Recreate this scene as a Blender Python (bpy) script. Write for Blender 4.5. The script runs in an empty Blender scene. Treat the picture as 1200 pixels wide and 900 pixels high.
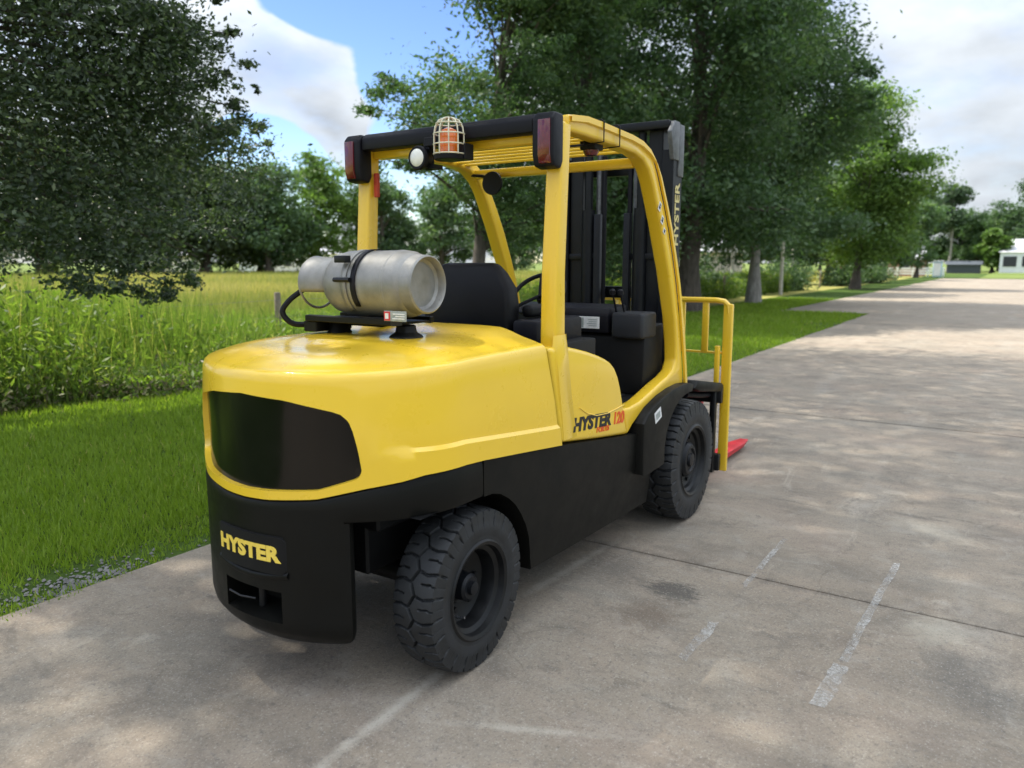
import bpy, bmesh, math, random
import numpy as np
from mathutils import Vector, Matrix
random.seed(7)
rng = np.random.default_rng(11)
R = math.radians
scene = bpy.context.scene
COL = scene.collection

# ------------------------------------------------------------------ camera
cd = bpy.data.cameras.new('camera')
cam = bpy.data.objects.new('camera', cd)
COL.objects.link(cam)
cam.location = (-2.327, -2.282, 1.6)
cam.rotation_euler = (R(90 - 8.97), 0, R(33.19 - 90))
cd.sensor_width = 36
cd.lens = 27
cd.clip_start = 0.05
cd.clip_end = 5000
cd.dof.use_dof = True
cd.dof.focus_distance = 3.6
cd.dof.aperture_fstop = 2.3
scene.camera = cam

# ------------------------------------------------------------------ sky and sun
SUN_EL, SUN_AZ = R(57), R(97)          # azimuth measured from +X towards +Y
world = bpy.data.worlds.new('World')
scene.world = world
world.use_nodes = True
wn, wl = world.node_tree.nodes, world.node_tree.links
wn.clear()
w_out = wn.new('ShaderNodeOutputWorld')
w_bg = wn.new('ShaderNodeBackground')
w_bg.inputs['Strength'].default_value = 0.15
w_sky = wn.new('ShaderNodeTexSky')
w_sky.sky_type = 'NISHITA'
w_sky.sun_disc = False
w_sky.sun_elevation = SUN_EL
w_sky.sun_rotation = R(90) - SUN_AZ
w_sky.air_density = 1.0
w_sky.dust_density = 0.3
w_sky.ozone_density = 1.6

def wmath(op, a, b=None, c=None, clamp=False):
    n = wn.new('ShaderNodeMath'); n.operation = op; n.use_clamp = clamp
    for i, v in enumerate((a, b, c)):
        if v is None: continue
        if isinstance(v, (int, float)): n.inputs[i].default_value = v
        else: wl.new(v, n.inputs[i])
    return n.outputs[0]
def wrange(v, a, b, c=0.0, d=1.0):
    n = wn.new('ShaderNodeMapRange'); n.interpolation_type = 'SMOOTHSTEP'
    wl.new(v, n.inputs[0])
    for i, x in enumerate((a, b, c, d)): n.inputs[1 + i].default_value = x
    return n.outputs[0]
w_tc = wn.new('ShaderNodeTexCoord')
w_sep = wn.new('ShaderNodeSeparateXYZ')
wl.new(w_tc.outputs['Generated'], w_sep.inputs[0])
zc = wmath('ADD', wmath('MAXIMUM', w_sep.outputs['Z'], 0.0), 0.30)
w_cmb = wn.new('ShaderNodeCombineXYZ')
wl.new(wmath('DIVIDE', w_sep.outputs['X'], zc), w_cmb.inputs[0])
wl.new(wmath('DIVIDE', w_sep.outputs['Y'], zc), w_cmb.inputs[1])
w_cmb.inputs[2].default_value = 0.0
def wnoise(scale, detail, rough, off=(0, 0, 0)):
    mp = wn.new('ShaderNodeMapping'); mp.inputs['Location'].default_value = off
    wl.new(w_cmb.outputs[0], mp.inputs[0])
    n = wn.new('ShaderNodeTexNoise'); n.inputs['Scale'].default_value = scale
    n.inputs['Detail'].default_value = detail; n.inputs['Roughness'].default_value = rough
    wl.new(mp.outputs[0], n.inputs['Vector'])
    return n.outputs[0]
def lobe(az, el, a, b):
    """smooth patch of cloud cover centred on a direction"""
    d = wn.new('ShaderNodeVectorMath'); d.operation = 'DOT_PRODUCT'
    wl.new(w_tc.outputs['Generated'], d.inputs[0])
    d.inputs[1].default_value = (math.cos(R(el)) * math.cos(R(az)), math.cos(R(el)) * math.sin(R(az)), math.sin(R(el)))
    return wrange(d.outputs['Value'], math.cos(R(b)), math.cos(R(a)))
n_big = wnoise(1.1, 5, 0.55, (3.1, 1.7, 0))
n_mid = wnoise(3.2, 6, 0.55, (0.4, 7.2, 0))
n_shd = wnoise(3.4, 5, 0.5, (5.4, 2.2, 0))
cover = wmath('ADD', wmath('MULTIPLY', n_big, 0.75), wmath('MULTIPLY', n_mid, 0.62))
cover = wmath('SUBTRACT', cover, 0.085)
cover = wmath('ADD', cover, wmath('MULTIPLY', lobe(46.5, 11.2, 2.5, 6.4), 0.52))      # cumulus bank
cover = wmath('ADD', cover, wmath('MULTIPLY', lobe(53.5, 14, 2, 6), 0.40))
cover = wmath('ADD', cover, wmath('MULTIPLY', lobe(62, 12, 3, 10), 0.25))
cover = wmath('ADD', cover, wmath('MULTIPLY', lobe(-2, 10, 10, 42), 0.26))        # broken overcast over the road
cover = wmath('SUBTRACT', cover, wmath('MULTIPLY', lobe(41, 18, 3, 8.5), 0.62))    # blue gaps
cover = wmath('SUBTRACT', cover, wmath('MULTIPLY', lobe(50.5, 5.4, 2.6, 6.0), 0.95))
cover = wmath('SUBTRACT', cover, wmath('MULTIPLY', lobe(39.5, 10, 2.5, 6.5), 0.60))
cover = wmath('SUBTRACT', cover, wmath('MULTIPLY', lobe(47, 20, 2, 6.5), 0.55))
mask = wmath('MULTIPLY', wrange(cover, 0.47, 0.61), wmath('SUBTRACT', 1.0, wmath('MULTIPLY', wrange(n_mid, 0.60, 0.30), 0.38)))
c_val = wmath('ADD', wmath('MULTIPLY', n_shd, -2.4), 3.75)
c_val = wmath('MULTIPLY', c_val, wmath('ADD', wmath('MULTIPLY', wmath('MAXIMUM', w_sep.outputs['Z'], 0.0), wmath('ADD', wmath('MULTIPLY', w_sep.outputs['Z'], 1.7), 0.7)), 0.60))      # clouds are brighter overhead than at the horizon
c_val = wmath('ADD', c_val, wmath('MULTIPLY', wrange(cover, 0.75, 1.30), -0.35))
cc = wn.new('ShaderNodeCombineColor')
wl.new(wmath('MULTIPLY', c_val, 0.91), cc.inputs[0])
wl.new(wmath('MULTIPLY', c_val, 0.98), cc.inputs[1])
wl.new(wmath('MULTIPLY', c_val, 1.06), cc.inputs[2])
w_hsv = wn.new('ShaderNodeHueSaturation'); w_hsv.inputs['Saturation'].default_value = 1.25; w_hsv.inputs['Value'].default_value = 0.46; w_hsv.inputs['Hue'].default_value = 0.518
wl.new(w_sky.outputs[0], w_hsv.inputs['Color'])
w_mix = wn.new('ShaderNodeMix'); w_mix.data_type = 'RGBA'
wl.new(mask, w_mix.inputs[0])
wl.new(w_hsv.outputs[0], w_mix.inputs[6])
wl.new(cc.outputs[0], w_mix.inputs[7])
wl.new(w_mix.outputs[2], w_bg.inputs['Color'])
wl.new(w_bg.outputs[0], w_out.inputs[0])

sd = bpy.data.lights.new('sun', 'SUN')
sun = bpy.data.objects.new('sun', sd)
COL.objects.link(sun)
sd.energy = 2.8
sd.angle = R(0.53)
sd.color = (1.0, 0.94, 0.84)
sdir = Vector((math.cos(SUN_EL) * math.cos(SUN_AZ), math.cos(SUN_EL) * math.sin(SUN_AZ), math.sin(SUN_EL)))
sun.rotation_euler = sdir.to_track_quat('Z', 'Y').to_euler()
sun.location = sdir * 60

vs = scene.view_settings
vs.view_transform = 'Standard'
vs.look = 'None'
vs.gamma = 1
vs.exposure = 1.68
vs.use_curve_mapping = False

# ------------------------------------------------------------------ materials
MATS = {}
class NT:
    def __init__(s, name):
        s.m = bpy.data.materials.new(name); s.m.use_nodes = True
        s.n, s.l = s.m.node_tree.nodes, s.m.node_tree.links
        s.b = s.n['Principled BSDF']; s.out = s.n['Material Output']
    def set(s, **k):
        for a, v in k.items():
            s.b.inputs[a.replace('_', ' ')].default_value = v
    def coord(s, scale=(1, 1, 1), obj=True):
        t = s.n.new('ShaderNodeTexCoord'); m = s.n.new('ShaderNodeMapping')
        m.inputs['Scale'].default_value = scale
        if obj: s.l.new(t.outputs['Object'], m.inputs[0])
        else:
            g = s.n.new('ShaderNodeNewGeometry'); s.l.new(g.outputs['Position'], m.inputs[0])
        return m.outputs[0]
    def noise(s, scale, detail=4, rough=0.55, vec=None, dist=0.0):
        t = s.n.new('ShaderNodeTexNoise')
        t.inputs['Scale'].default_value = scale; t.inputs['Detail'].default_value = detail
        t.inputs['Roughness'].default_value = rough; t.inputs['Distortion'].default_value = dist
        if vec is not None: s.l.new(vec, t.inputs['Vector'])
        return t.outputs[0]
    def ramp(s, fac, stops):
        r = s.n.new('ShaderNodeValToRGB'); e = r.color_ramp.elements
        while len(e) < len(stops): e.new(0.5)
        for i, (p, c) in enumerate(stops):
            e[i].position = p; e[i].color = (*c, 1) if len(c) == 3 else c
        s.l.new(fac, r.inputs[0]); return r.outputs[0]
    def mix(s, fac, a, b, mode='MIX'):
        m = s.n.new('ShaderNodeMix'); m.data_type = 'RGBA'; m.blend_type = mode
        for i, v in ((0, fac), (6, a), (7, b)):
            if isinstance(v, (int, float)): m.inputs[i].default_value = v
            elif isinstance(v, tuple): m.inputs[i].default_value = (*v, 1)
            else: s.l.new(v, m.inputs[i])
        return m.outputs[2]
    def rng(s, v, a, b, c=0.0, d=1.0):
        n = s.n.new('ShaderNodeMapRange'); s.l.new(v, n.inputs[0])
        for i, x in enumerate((a, b, c, d)): n.inputs[1 + i].default_value = x
        return n.outputs[0]
    def math(s, op, a, b):
        n = s.n.new('ShaderNodeMath'); n.operation = op
        for i, v in enumerate((a, b)):
            if isinstance(v, (int, float)): n.inputs[i].default_value = v
            else: s.l.new(v, n.inputs[i])
        return n.outputs[0]
    def bump(s, h, strength=0.3, dist=0.01):
        b = s.n.new('ShaderNodeBump'); b.inputs['Strength'].default_value = strength
        b.inputs['Distance'].default_value = dist
        s.l.new(h, b.inputs['Height']); s.l.new(b.outputs[0], s.b.inputs['Normal'])
    def color(s, c): s.l.new(c, s.b.inputs['Base Color'])
    def roughness(s, c): s.l.new(c, s.b.inputs['Roughness'])

def simple(name, col, rough=0.5, metal=0.0, var=0.12, scale=9, coat=0.0, bump=0.0, spec=0.5):
    t = NT(name)
    v = t.coord()
    nz = t.noise(scale, 5, 0.6, v)
    lo = tuple(c * (1 - var) for c in col); hi = tuple(min(1, c * (1 + var)) for c in col)
    t.color(t.ramp(nz, [(0.3, lo), (0.7, hi)]))
    t.roughness(t.rng(nz, 0.3, 0.7, max(0.02, rough - 0.06), min(1, rough + 0.08)))
    t.set(Metallic=metal, Coat_Weight=coat, Specular_IOR_Level=spec)
    t.set(Coat_Roughness=0.06)
    if bump: t.bump(t.noise(scale * 8, 3, 0.6, v), bump, 0.004)
    MATS[name] = t.m
    return t.m

def paint(name, col, rough, coat, dirt=0.25, wave=0.03):
    t = NT(name)
    v = t.coord(obj=False)
    big = t.noise(2.3, 5, 0.6, v); fine = t.noise(38, 4, 0.65, v)
    base = t.ramp(big, [(0.3, tuple(c * 0.94 for c in col)), (0.7, col)])
    spot = t.rng(fine, 0.60, 0.78, 0.0, dirt)
    t.color(t.mix(spot, base, tuple(c * 0.72 + 0.01 for c in col)))
    t.roughness(t.rng(t.noise(6, 5, 0.7, v), 0.3, 0.75, rough * 0.75, rough * 1.35))
    t.set(Coat_Weight=coat, Coat_Roughness=0.10)
    t.bump(t.noise(5, 2, 0.5, v), wave, 0.05)
    MATS[name] = t.m
paint('yellow', (0.88, 0.575, 0.030), 0.30, 0.6, 0.0, 0.012)
paint('yellow_guard', (0.87, 0.555, 0.028), 0.32, 0.45, 0.3)
paint('black_paint', (0.0060, 0.0060, 0.0050), 0.45, 0.05, 0.2)
MATS['black_paint'].node_tree.nodes['Principled BSDF'].inputs['Specular IOR Level'].default_value = 0.14
simple('black_gloss', (0.003, 0.003, 0.003), 0.14, 0, 0.2, 5, coat=0.0, spec=0.26)
simple('dark', (0.005, 0.005, 0.005), 0.6, 0, 0.3, 12, spec=0.25)
simple('black_steel', (0.008, 0.0085, 0.009), 0.38, 0.2, 0.3, 14, spec=0.35)
simple('mast_steel', (0.008, 0.009, 0.011), 0.42, 0.1, 0.35, 10, spec=0.25)
simple('mast_lit_chain_grey', (0.12, 0.125, 0.13), 0.5, 0.3, 0.4, 30)  # paler grey puts the mast head's lit side into the colour; chain steel too
simple('rod_chrome', (0.30, 0.31, 0.33), 0.22, 0.9, 0.1, 8)
simple('black_plastic', (0.007, 0.007, 0.010), 0.5, spec=0.2, metal=0, var=0.2, scale=30, bump=0.1)
# 0, 0.2, 30, bump=0.1)
simple('vinyl', (0.005, 0.005, 0.006), 0.5, spec=0.2, metal=0, var=0.2, scale=30, bump=0.15)
# 0, 0.2, 30, bump=0.15)
simple('dash_grey', (0.013, 0.014, 0.017), 0.55, 0, 0.2, 20)
simple('red_lens', (0.11, 0.004, 0.008), 0.15, 0, 0.2, 20, coat=0.6)
simple('amber_lens', (0.72, 0.16, 0.012), 0.2, 0, 0.2, 20, coat=0.5)
simple('white_lens', (0.78, 0.76, 0.68), 0.18, 0, 0.08, 30, coat=0.6)
simple('white_wire', (0.62, 0.58, 0.42), 0.4, 0.2, 0.15, 30)
simple('red_paint', (0.52, 0.016, 0.024), 0.45, 0, 0.2, 16)
simple('label_white', (0.72, 0.72, 0.70), 0.45, 0, 0.1, 40)
simple('label_grey', (0.30, 0.33, 0.31), 0.5, 0, 0.2, 60)
simple('label_red', (0.55, 0.03, 0.04), 0.45, 0, 0.1, 40)
simple('label_black', (0.012, 0.012, 0.012), 0.5, 0, 0.1, 40)
simple('letter_yellow', (0.85, 0.62, 0.09), 0.4, 0, 0.06, 40)
simple('letter_cream', (0.62, 0.52, 0.22), 0.5, 0, 0.2, 60)
simple('letter_red', (0.72, 0.10, 0.015), 0.45, 0, 0.08, 40)
simple('belt_red', (0.45, 0.05, 0.02), 0.6, 0, 0.2, 40)
simple('wood_post', (0.20, 0.165, 0.12), 0.85, 0, 0.4, 14, bump=0.3)
simple('wood_pale', (0.42, 0.39, 0.32), 0.85, 0, 0.25, 10, bump=0.3)
simple('wire', (0.2, 0.2, 0.2), 0.5, 0.7, 0.2, 20)
simple('stone', (0.17, 0.165, 0.155), 0.9, 0, 0.5, 20, bump=0.2)
simple('wall_white', (0.74, 0.75, 0.77), 0.7, 0, 0.06, 2)
simple('wall_beige', (0.48, 0.44, 0.40), 0.8, 0, 0.1, 2)
simple('wall_brick', (0.34, 0.17, 0.13), 0.85, 0, 0.2, 3)
simple('roof_dark', (0.045, 0.055, 0.065), 0.7, 0, 0.15, 2)
simple('roof_pale', (0.50, 0.50, 0.52), 0.6, 0, 0.1, 2)
simple('window_glass', (0.03, 0.035, 0.045), 0.12, 0, 0.1, 2)
simple('pale_blue', (0.42, 0.56, 0.66), 0.5, 0, 0.08, 2)

# brushed aluminium of the cylinder
t = NT('aluminium'); v = t.coord(obj=False)
n1 = t.noise(9, 6, 0.65, v); n2 = t.noise(60, 4, 0.7, v)
c0 = t.ramp(n1, [(0.28, (0.20, 0.195, 0.178)), (0.72, (0.34, 0.333, 0.315))])
t.color(t.mix(t.rng(n2, 0.58, 0.72, 0, 0.5), c0, (0.24, 0.22, 0.19)))
t.roughness(t.rng(n1, 0.3, 0.7, 0.42, 0.6)); t.set(Metallic=0.55)
t.bump(n2, 0.12, 0.003); MATS['aluminium'] = t.m

# tyre rubber
t = NT('rubber'); v = t.coord()
n1 = t.noise(14, 5, 0.6, v)
t.color(t.ramp(n1, [(0.3, (0.008, 0.009, 0.0095)), (0.7, (0.017, 0.0185, 0.020))]))
t.roughness(t.rng(n1, 0.3, 0.7, 0.5, 0.72)); t.bump(t.noise(90, 3, 0.6, v), 0.15, 0.003); MATS['rubber'] = t.m

# concrete
t = NT('concrete'); P = t.coord(obj=False)
st = t.coord((2.6, 0.95, 1), obj=False); st2 = t.coord((14, 3.0, 1), obj=False)
lg = t.coord((0.35, 1.7, 1), obj=False)
big = t.noise(0.55, 5, 0.6, P); mid = t.noise(2.6, 6, 0.65, P, 0.4); fine = t.noise(42, 5, 0.7, P); grain = t.noise(190, 3, 0.7, P)
strk = t.noise(1.2, 6, 0.66, st, 0.3); brm = t.noise(1.5, 4, 0.6, st2); trk = t.noise(1.0, 5, 0.6, lg)
c = t.ramp(big, [(0.3, (0.204, 0.169, 0.128)), (0.7, (0.284, 0.240, 0.184))])
c = t.mix(t.rng(mid, 0.35, 0.72, 0, 0.5), c, (0.304, 0.246, 0.185))
c = t.mix(t.rng(strk, 0.52, 0.74, 0, 0.5), c, (0.095, 0.086, 0.075))
c = t.mix(t.rng(strk, 0.44, 0.26, 0, 0.55), c, (0.36, 0.32, 0.265))
c = t.mix(t.rng(brm, 0.55, 0.75, 0, 0.16), c, (0.13, 0.12, 0.11))
c = t.mix(t.rng(brm, 0.42, 0.25, 0, 0.16), c, (0.42, 0.39, 0.34))
c = t.mix(t.rng(trk, 0.56, 0.74, 0, 0.42), c, (0.35, 0.32, 0.27))
sp = t.noise(3.7, 7, 0.72, P, 1.2)
c = t.mix(t.rng(sp, 0.58, 0.70, 0, 0.6), c, (0.095, 0.082, 0.068))
blot = t.noise(1.35, 6, 0.68, P, 0.8); c = t.mix(t.rng(blot, 0.54, 0.70, 0, 0.55), c, (0.110, 0.090, 0.072))
c = t.mix(t.rng(t.noise(1.9, 7, 0.7, t.coord((0.6, 2.2, 1), obj=False), 1.0), 0.60, 0.72, 0, 0.5), c, (0.46, 0.41, 0.33))
c = t.mix(t.rng(fine, 0.54, 0.70, 0, 0.75), c, (0.14, 0.125, 0.11))
c = t.mix(t.rng(fine, 0.42, 0.2, 0, 0.4), c, (0.40, 0.37, 0.33))
scf = t.noise(1.0, 5, 0.62, t.coord((3.4, 1.1, 1), obj=False), 2.2); c = t.mix(t.rng(scf, 0.62, 0.70, 0, 0.45), c, (0.075, 0.070, 0.064))
pt = t.noise(5.2, 8, 0.74, P, 0.6); c = t.mix(t.rng(pt, 0.53, 0.72, 0, 0.45), c, (0.105, 0.096, 0.085)); c = t.mix(t.rng(pt, 0.46, 0.27, 0, 0.42), c, (0.40, 0.37, 0.315))
hue = t.noise(1.1, 4, 0.6, t.coord((1.3, 0.8, 1), obj=False)); c = t.mix(t.rng(hue, 0.5, 0.68, 0, 0.25), c, (0.20, 0.195, 0.165)); c = t.mix(t.rng(hue, 0.48, 0.32, 0, 0.28), c, (0.30, 0.225, 0.175))
sx_ = t.n.new('ShaderNodeSeparateXYZ'); t.l.new(P, sx_.inputs[0])
jd = t.math('ABSOLUTE', t.math('SUBTRACT', t.math('FLOORED_MODULO', t.math('ADD', sx_.outputs[0], 0.8), 4.6), 2.3), 0)
jn = t.math('ADD', jd, t.math('MULTIPLY', t.math('SUBTRACT', t.noise(7, 6, 0.7, P), 0.5), 0.42))
c = t.mix(t.rng(jn, 0.06, -0.04, 0, 0.55), c, (0.10, 0.088, 0.072))
def stain(cx_, cy_, rx, ry, col, amt, ang=0.0, edge=0.55, nz=None):
    # a spill or scuff with its own outline: ragged ellipse at a place on the slab
    global c
    m_ = t.n.new('ShaderNodeMapping'); m_.vector_type = 'TEXTURE'
    m_.inputs['Location'].default_value = (cx_, cy_, 0); m_.inputs['Rotation'].default_value = (0, 0, R(ang)); m_.inputs['Scale'].default_value = (rx, ry, 1)
    t.l.new(P, m_.inputs[0])
    ln = t.n.new('ShaderNodeVectorMath'); ln.operation = 'LENGTH'; t.l.new(m_.outputs[0], ln.inputs[0])
    q = t.math('ADD', ln.outputs['Value'], t.math('MULTIPLY', t.math('SUBTRACT', nz if nz is not None else t.noise(9, 7, 0.75, P), 0.5), 2.4))
    c = t.mix(t.rng(q, 1.0, 1.0 - edge, 0, amt), c, col)
n9 = t.noise(9, 7, 0.75, P, 0.5); n22 = t.noise(22, 6, 0.75, st, 0.8)
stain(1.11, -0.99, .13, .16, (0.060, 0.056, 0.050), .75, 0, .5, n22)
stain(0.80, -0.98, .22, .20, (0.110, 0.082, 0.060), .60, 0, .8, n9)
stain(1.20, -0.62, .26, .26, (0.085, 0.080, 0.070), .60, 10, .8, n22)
stain(0.95, -2.25, .35, .20, (0.085, 0.080, 0.072), .55, 20, .8, n9)
stain(1.35, -2.10, .22, .16, (0.42, 0.38, 0.30), .55, 0, .9, n9)
stain(2.80, -1.95, .35, .16, (0.42, 0.38, 0.30), .55, 60, .9, n9)
stain(-0.42, -0.52, .62, .035, (0.44, 0.40, 0.33), .75, 3, .9, n9)
stain(1.05, -0.42, .70, .040, (0.42, 0.385, 0.32), .65, -3, .9, n9)
stain(-.25, -1.00, .03, .40, (0.42, 0.38, 0.31), .6, 25, .9, n9)
grn = t.noise(120, 3, 0.7, P); c = t.mix(t.rng(grn, 0.58, 0.68, 0, 0.6), c, (0.10, 0.092, 0.08)); c = t.mix(t.rng(grn, 0.42, 0.32, 0, 0.5), c, (0.46, 0.43, 0.38))
cr_ = t.n.new('ShaderNodeTexVoronoi'); cr_.feature = 'DISTANCE_TO_EDGE'; cr_.inputs['Scale'].default_value = 0.55
wv = t.n.new('ShaderNodeVectorMath'); wv.operation = 'ADD'; wn_ = t.n.new('ShaderNodeTexNoise'); wn_.inputs['Scale'].default_value = 2.2; wn_.inputs['Detail'].default_value = 6; t.l.new(P, wn_.inputs['Vector'])
wsc = t.n.new('ShaderNodeVectorMath'); wsc.operation = 'SCALE'; wsc.inputs['Scale'].default_value = 0.55; t.l.new(wn_.outputs['Color'], wsc.inputs[0])
t.l.new(P, wv.inputs[0]); t.l.new(wsc.outputs[0], wv.inputs[1]); t.l.new(wv.outputs[0], cr_.inputs['Vector'])
crk = t.math('MULTIPLY', t.rng(cr_.outputs['Distance'], 0.0040, 0.0012, 0, 1), t.rng(t.noise(0.8, 3, 0.5, P), 0.52, 0.60, 0, 0.22))
c = t.mix(crk, c, (0.055, 0.048, 0.040))
t.color(c); t.set(Roughness=0.88, Specular_IOR_Level=0.25)
h = t.math('ADD', t.math('MULTIPLY', fine, 0.6), t.math('ADD', t.math('MULTIPLY', grain, 0.35), t.math('MULTIPLY', brm, 0.5)))
t.bump(h, 0.42, 0.008); MATS['concrete'] = t.m

# worn road paint: flakes of paint with holes through to the slab
t = NT('worn_marking'); P = t.coord(obj=False)
n1 = t.noise(6, 6, 0.72, P); n2 = t.noise(70, 3, 0.7, P)
t.color(t.ramp(n2, [(0.3, (0.36, 0.345, 0.31)), (0.7, (0.58, 0.56, 0.52))])); t.set(Roughness=0.85)
tr = t.n.new('ShaderNodeBsdfTransparent'); ms = t.n.new('ShaderNodeMixShader')
t.l.new(t.rng(t.math('ADD', t.math('MULTIPLY', n1, 0.7), t.math('MULTIPLY', n2, 0.3)), 0.40, 0.60, 0.0, 0.66), ms.inputs[0])
t.l.new(tr.outputs[0], ms.inputs[1]); t.l.new(t.b.outputs[0], ms.inputs[2]); t.l.new(ms.outputs[0], t.out.inputs[0])
MATS['worn_marking'] = t.m

def ground_mat(name, stops, scale, bump=0.6):
    t = NT(name); P = t.coord(obj=False)
    a = t.noise(scale, 6, 0.65, P); b = t.noise(scale * 14, 5, 0.7, P)
    t.color(t.ramp(t.math('ADD', t.math('MULTIPLY', a, 0.6), t.math('MULTIPLY', b, 0.4)), stops))
    t.set(Roughness=0.95, Specular_IOR_Level=0.1); t.bump(b, bump, 0.05); MATS[name] = t.m
ground_mat('lawn_ground', [(0.32, (0.030, 0.045, 0.012)), (0.5, (0.050, 0.085, 0.016)), (0.68, (0.085, 0.135, 0.026))], 0.9)
ground_mat('field_ground', [(0.32, (0.16, 0.17, 0.045)), (0.5, (0.27, 0.26, 0.075)), (0.68, (0.34, 0.31, 0.11))], 0.12)
ground_mat('far_ground', [(0.32, (0.07, 0.10, 0.03)), (0.5, (0.12, 0.16, 0.04)), (0.68, (0.18, 0.21, 0.06))], 0.05)
ground_mat('soil', [(0.3, (0.10, 0.085, 0.065)), (0.5, (0.17, 0.155, 0.13)), (0.7, (0.25, 0.235, 0.21))], 3.0)

def leaf_mat(name, stops, trans, tcol, rough=0.55, gloss=0.3):
    t = NT(name)
    at = t.n.new('ShaderNodeAttribute'); at.attribute_name = 'tint'
    col = t.ramp(at.outputs['Fac'], stops)
    t.color(col); t.set(Roughness=rough, Specular_IOR_Level=gloss)
    tl = t.n.new('ShaderNodeBsdfTranslucent'); t.l.new(t.mix(1.0, col, tcol, 'MULTIPLY'), tl.inputs[0])
    ms = t.n.new('ShaderNodeMixShader'); ms.inputs[0].default_value = trans
    t.l.new(t.b.outputs[0], ms.inputs[1]); t.l.new(tl.outputs[0], ms.inputs[2]); t.l.new(ms.outputs[0], t.out.inputs[0])
    MATS[name] = t.m
YG = (1.6, 1.85, 0.95)
leaf_mat('oak_leaf', [(0.0, (0.030, 0.048, 0.025)), (0.55, (0.057, 0.085, 0.043)), (0.9, (0.106, 0.140, 0.070)), (1.0, (0.200, 0.237, 0.138))], 0.32, YG, 0.42, 0.45)
leaf_mat('tree_leaf', [(0.0, (0.041, 0.076, 0.038)), (0.6, (0.077, 0.130, 0.059)), (1.0, (0.142, 0.203, 0.084))], 0.32, YG)
leaf_mat('bright_leaf', [(0.0, (0.062, 0.112, 0.027)), (0.6, (0.106, 0.175, 0.040)), (1.0, (0.169, 0.237, 0.062))], 0.36, YG)
leaf_mat('feather_leaf', [(0.0, (0.043, 0.083, 0.035)), (0.6, (0.077, 0.130, 0.053)), (1.0, (0.138, 0.194, 0.077))], 0.32, YG)
leaf_mat('pine_leaf', [(0.0, (0.039, 0.072, 0.039)), (0.6, (0.068, 0.111, 0.055)), (1.0, (0.111, 0.156, 0.072))], 0.2, YG)
leaf_mat('lawn_blade', [(0.0, (0.120, 0.185, 0.020)), (0.6, (0.180, 0.270, 0.028)), (0.9, (0.245, 0.325, 0.044)), (1.0, (0.354, 0.319, 0.130))], 0.42, (1.7, 1.8, 0.8))
leaf_mat('weed_leaf', [(0.0, (0.060, 0.105, 0.022)), (0.5, (0.108, 0.170, 0.034)), (0.85, (0.18, 0.235, 0.055)), (1.0, (0.33, 0.30, 0.13))], 0.45, (1.7, 1.9, 0.8))
leaf_mat('dead_leaf', [(0.0, (0.090, 0.080, 0.045)), (0.6, (0.17, 0.155, 0.085)), (1.0, (0.15, 0.17, 0.06))], 0.2, (1.3, 1.3, 1))
leaf_mat('field_blade', [(0.0, (0.105, 0.150, 0.035)), (0.5, (0.22, 0.245, 0.065)), (1.0, (0.40, 0.35, 0.13))], 0.35, (1.4, 1.4, 0.9))
t = NT('bark'); v = t.coord((1, 1, 0.25))
n1 = t.noise(11, 6, 0.7, v)
t.color(t.ramp(n1, [(0.3, (0.035, 0.028, 0.022)), (0.7, (0.12, 0.10, 0.08))])); t.set(Roughness=0.95); t.bump(n1, 0.8, 0.03); MATS['bark'] = t.m
t = NT('pale_bark'); v = t.coord((1, 1, 0.3))
n1 = t.noise(9, 6, 0.7, v)
t.color(t.ramp(n1, [(0.3, (0.16, 0.145, 0.125)), (0.7, (0.40, 0.375, 0.34))])); t.set(Roughness=0.95); t.bump(n1, 0.8, 0.03); MATS['pale_bark'] = t.m

# ------------------------------------------------------------------ object helpers
ORG = {}
def tag(o, label=None, cat=None, group=None, kind=None):
    if label: o['label'] = label
    if cat: o['category'] = cat
    if group: o['group'] = group
    if kind: o['kind'] = kind
    return o
def empty(name, loc, label=None, cat=None, group=None, kind=None):
    o = bpy.data.objects.new(name, None); COL.objects.link(o)
    o.location = loc; o.empty_display_size = 0.2; ORG[o.name] = Vector(loc)
    return tag(o, label, cat, group, kind)
def finish(name, me, mat, parent):
    o = bpy.data.objects.new(name, me); COL.objects.link(o)
    if mat is not None and not me.materials: me.materials.append(MATS[mat])
    if parent is not None: o.parent = parent
    return o

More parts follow.
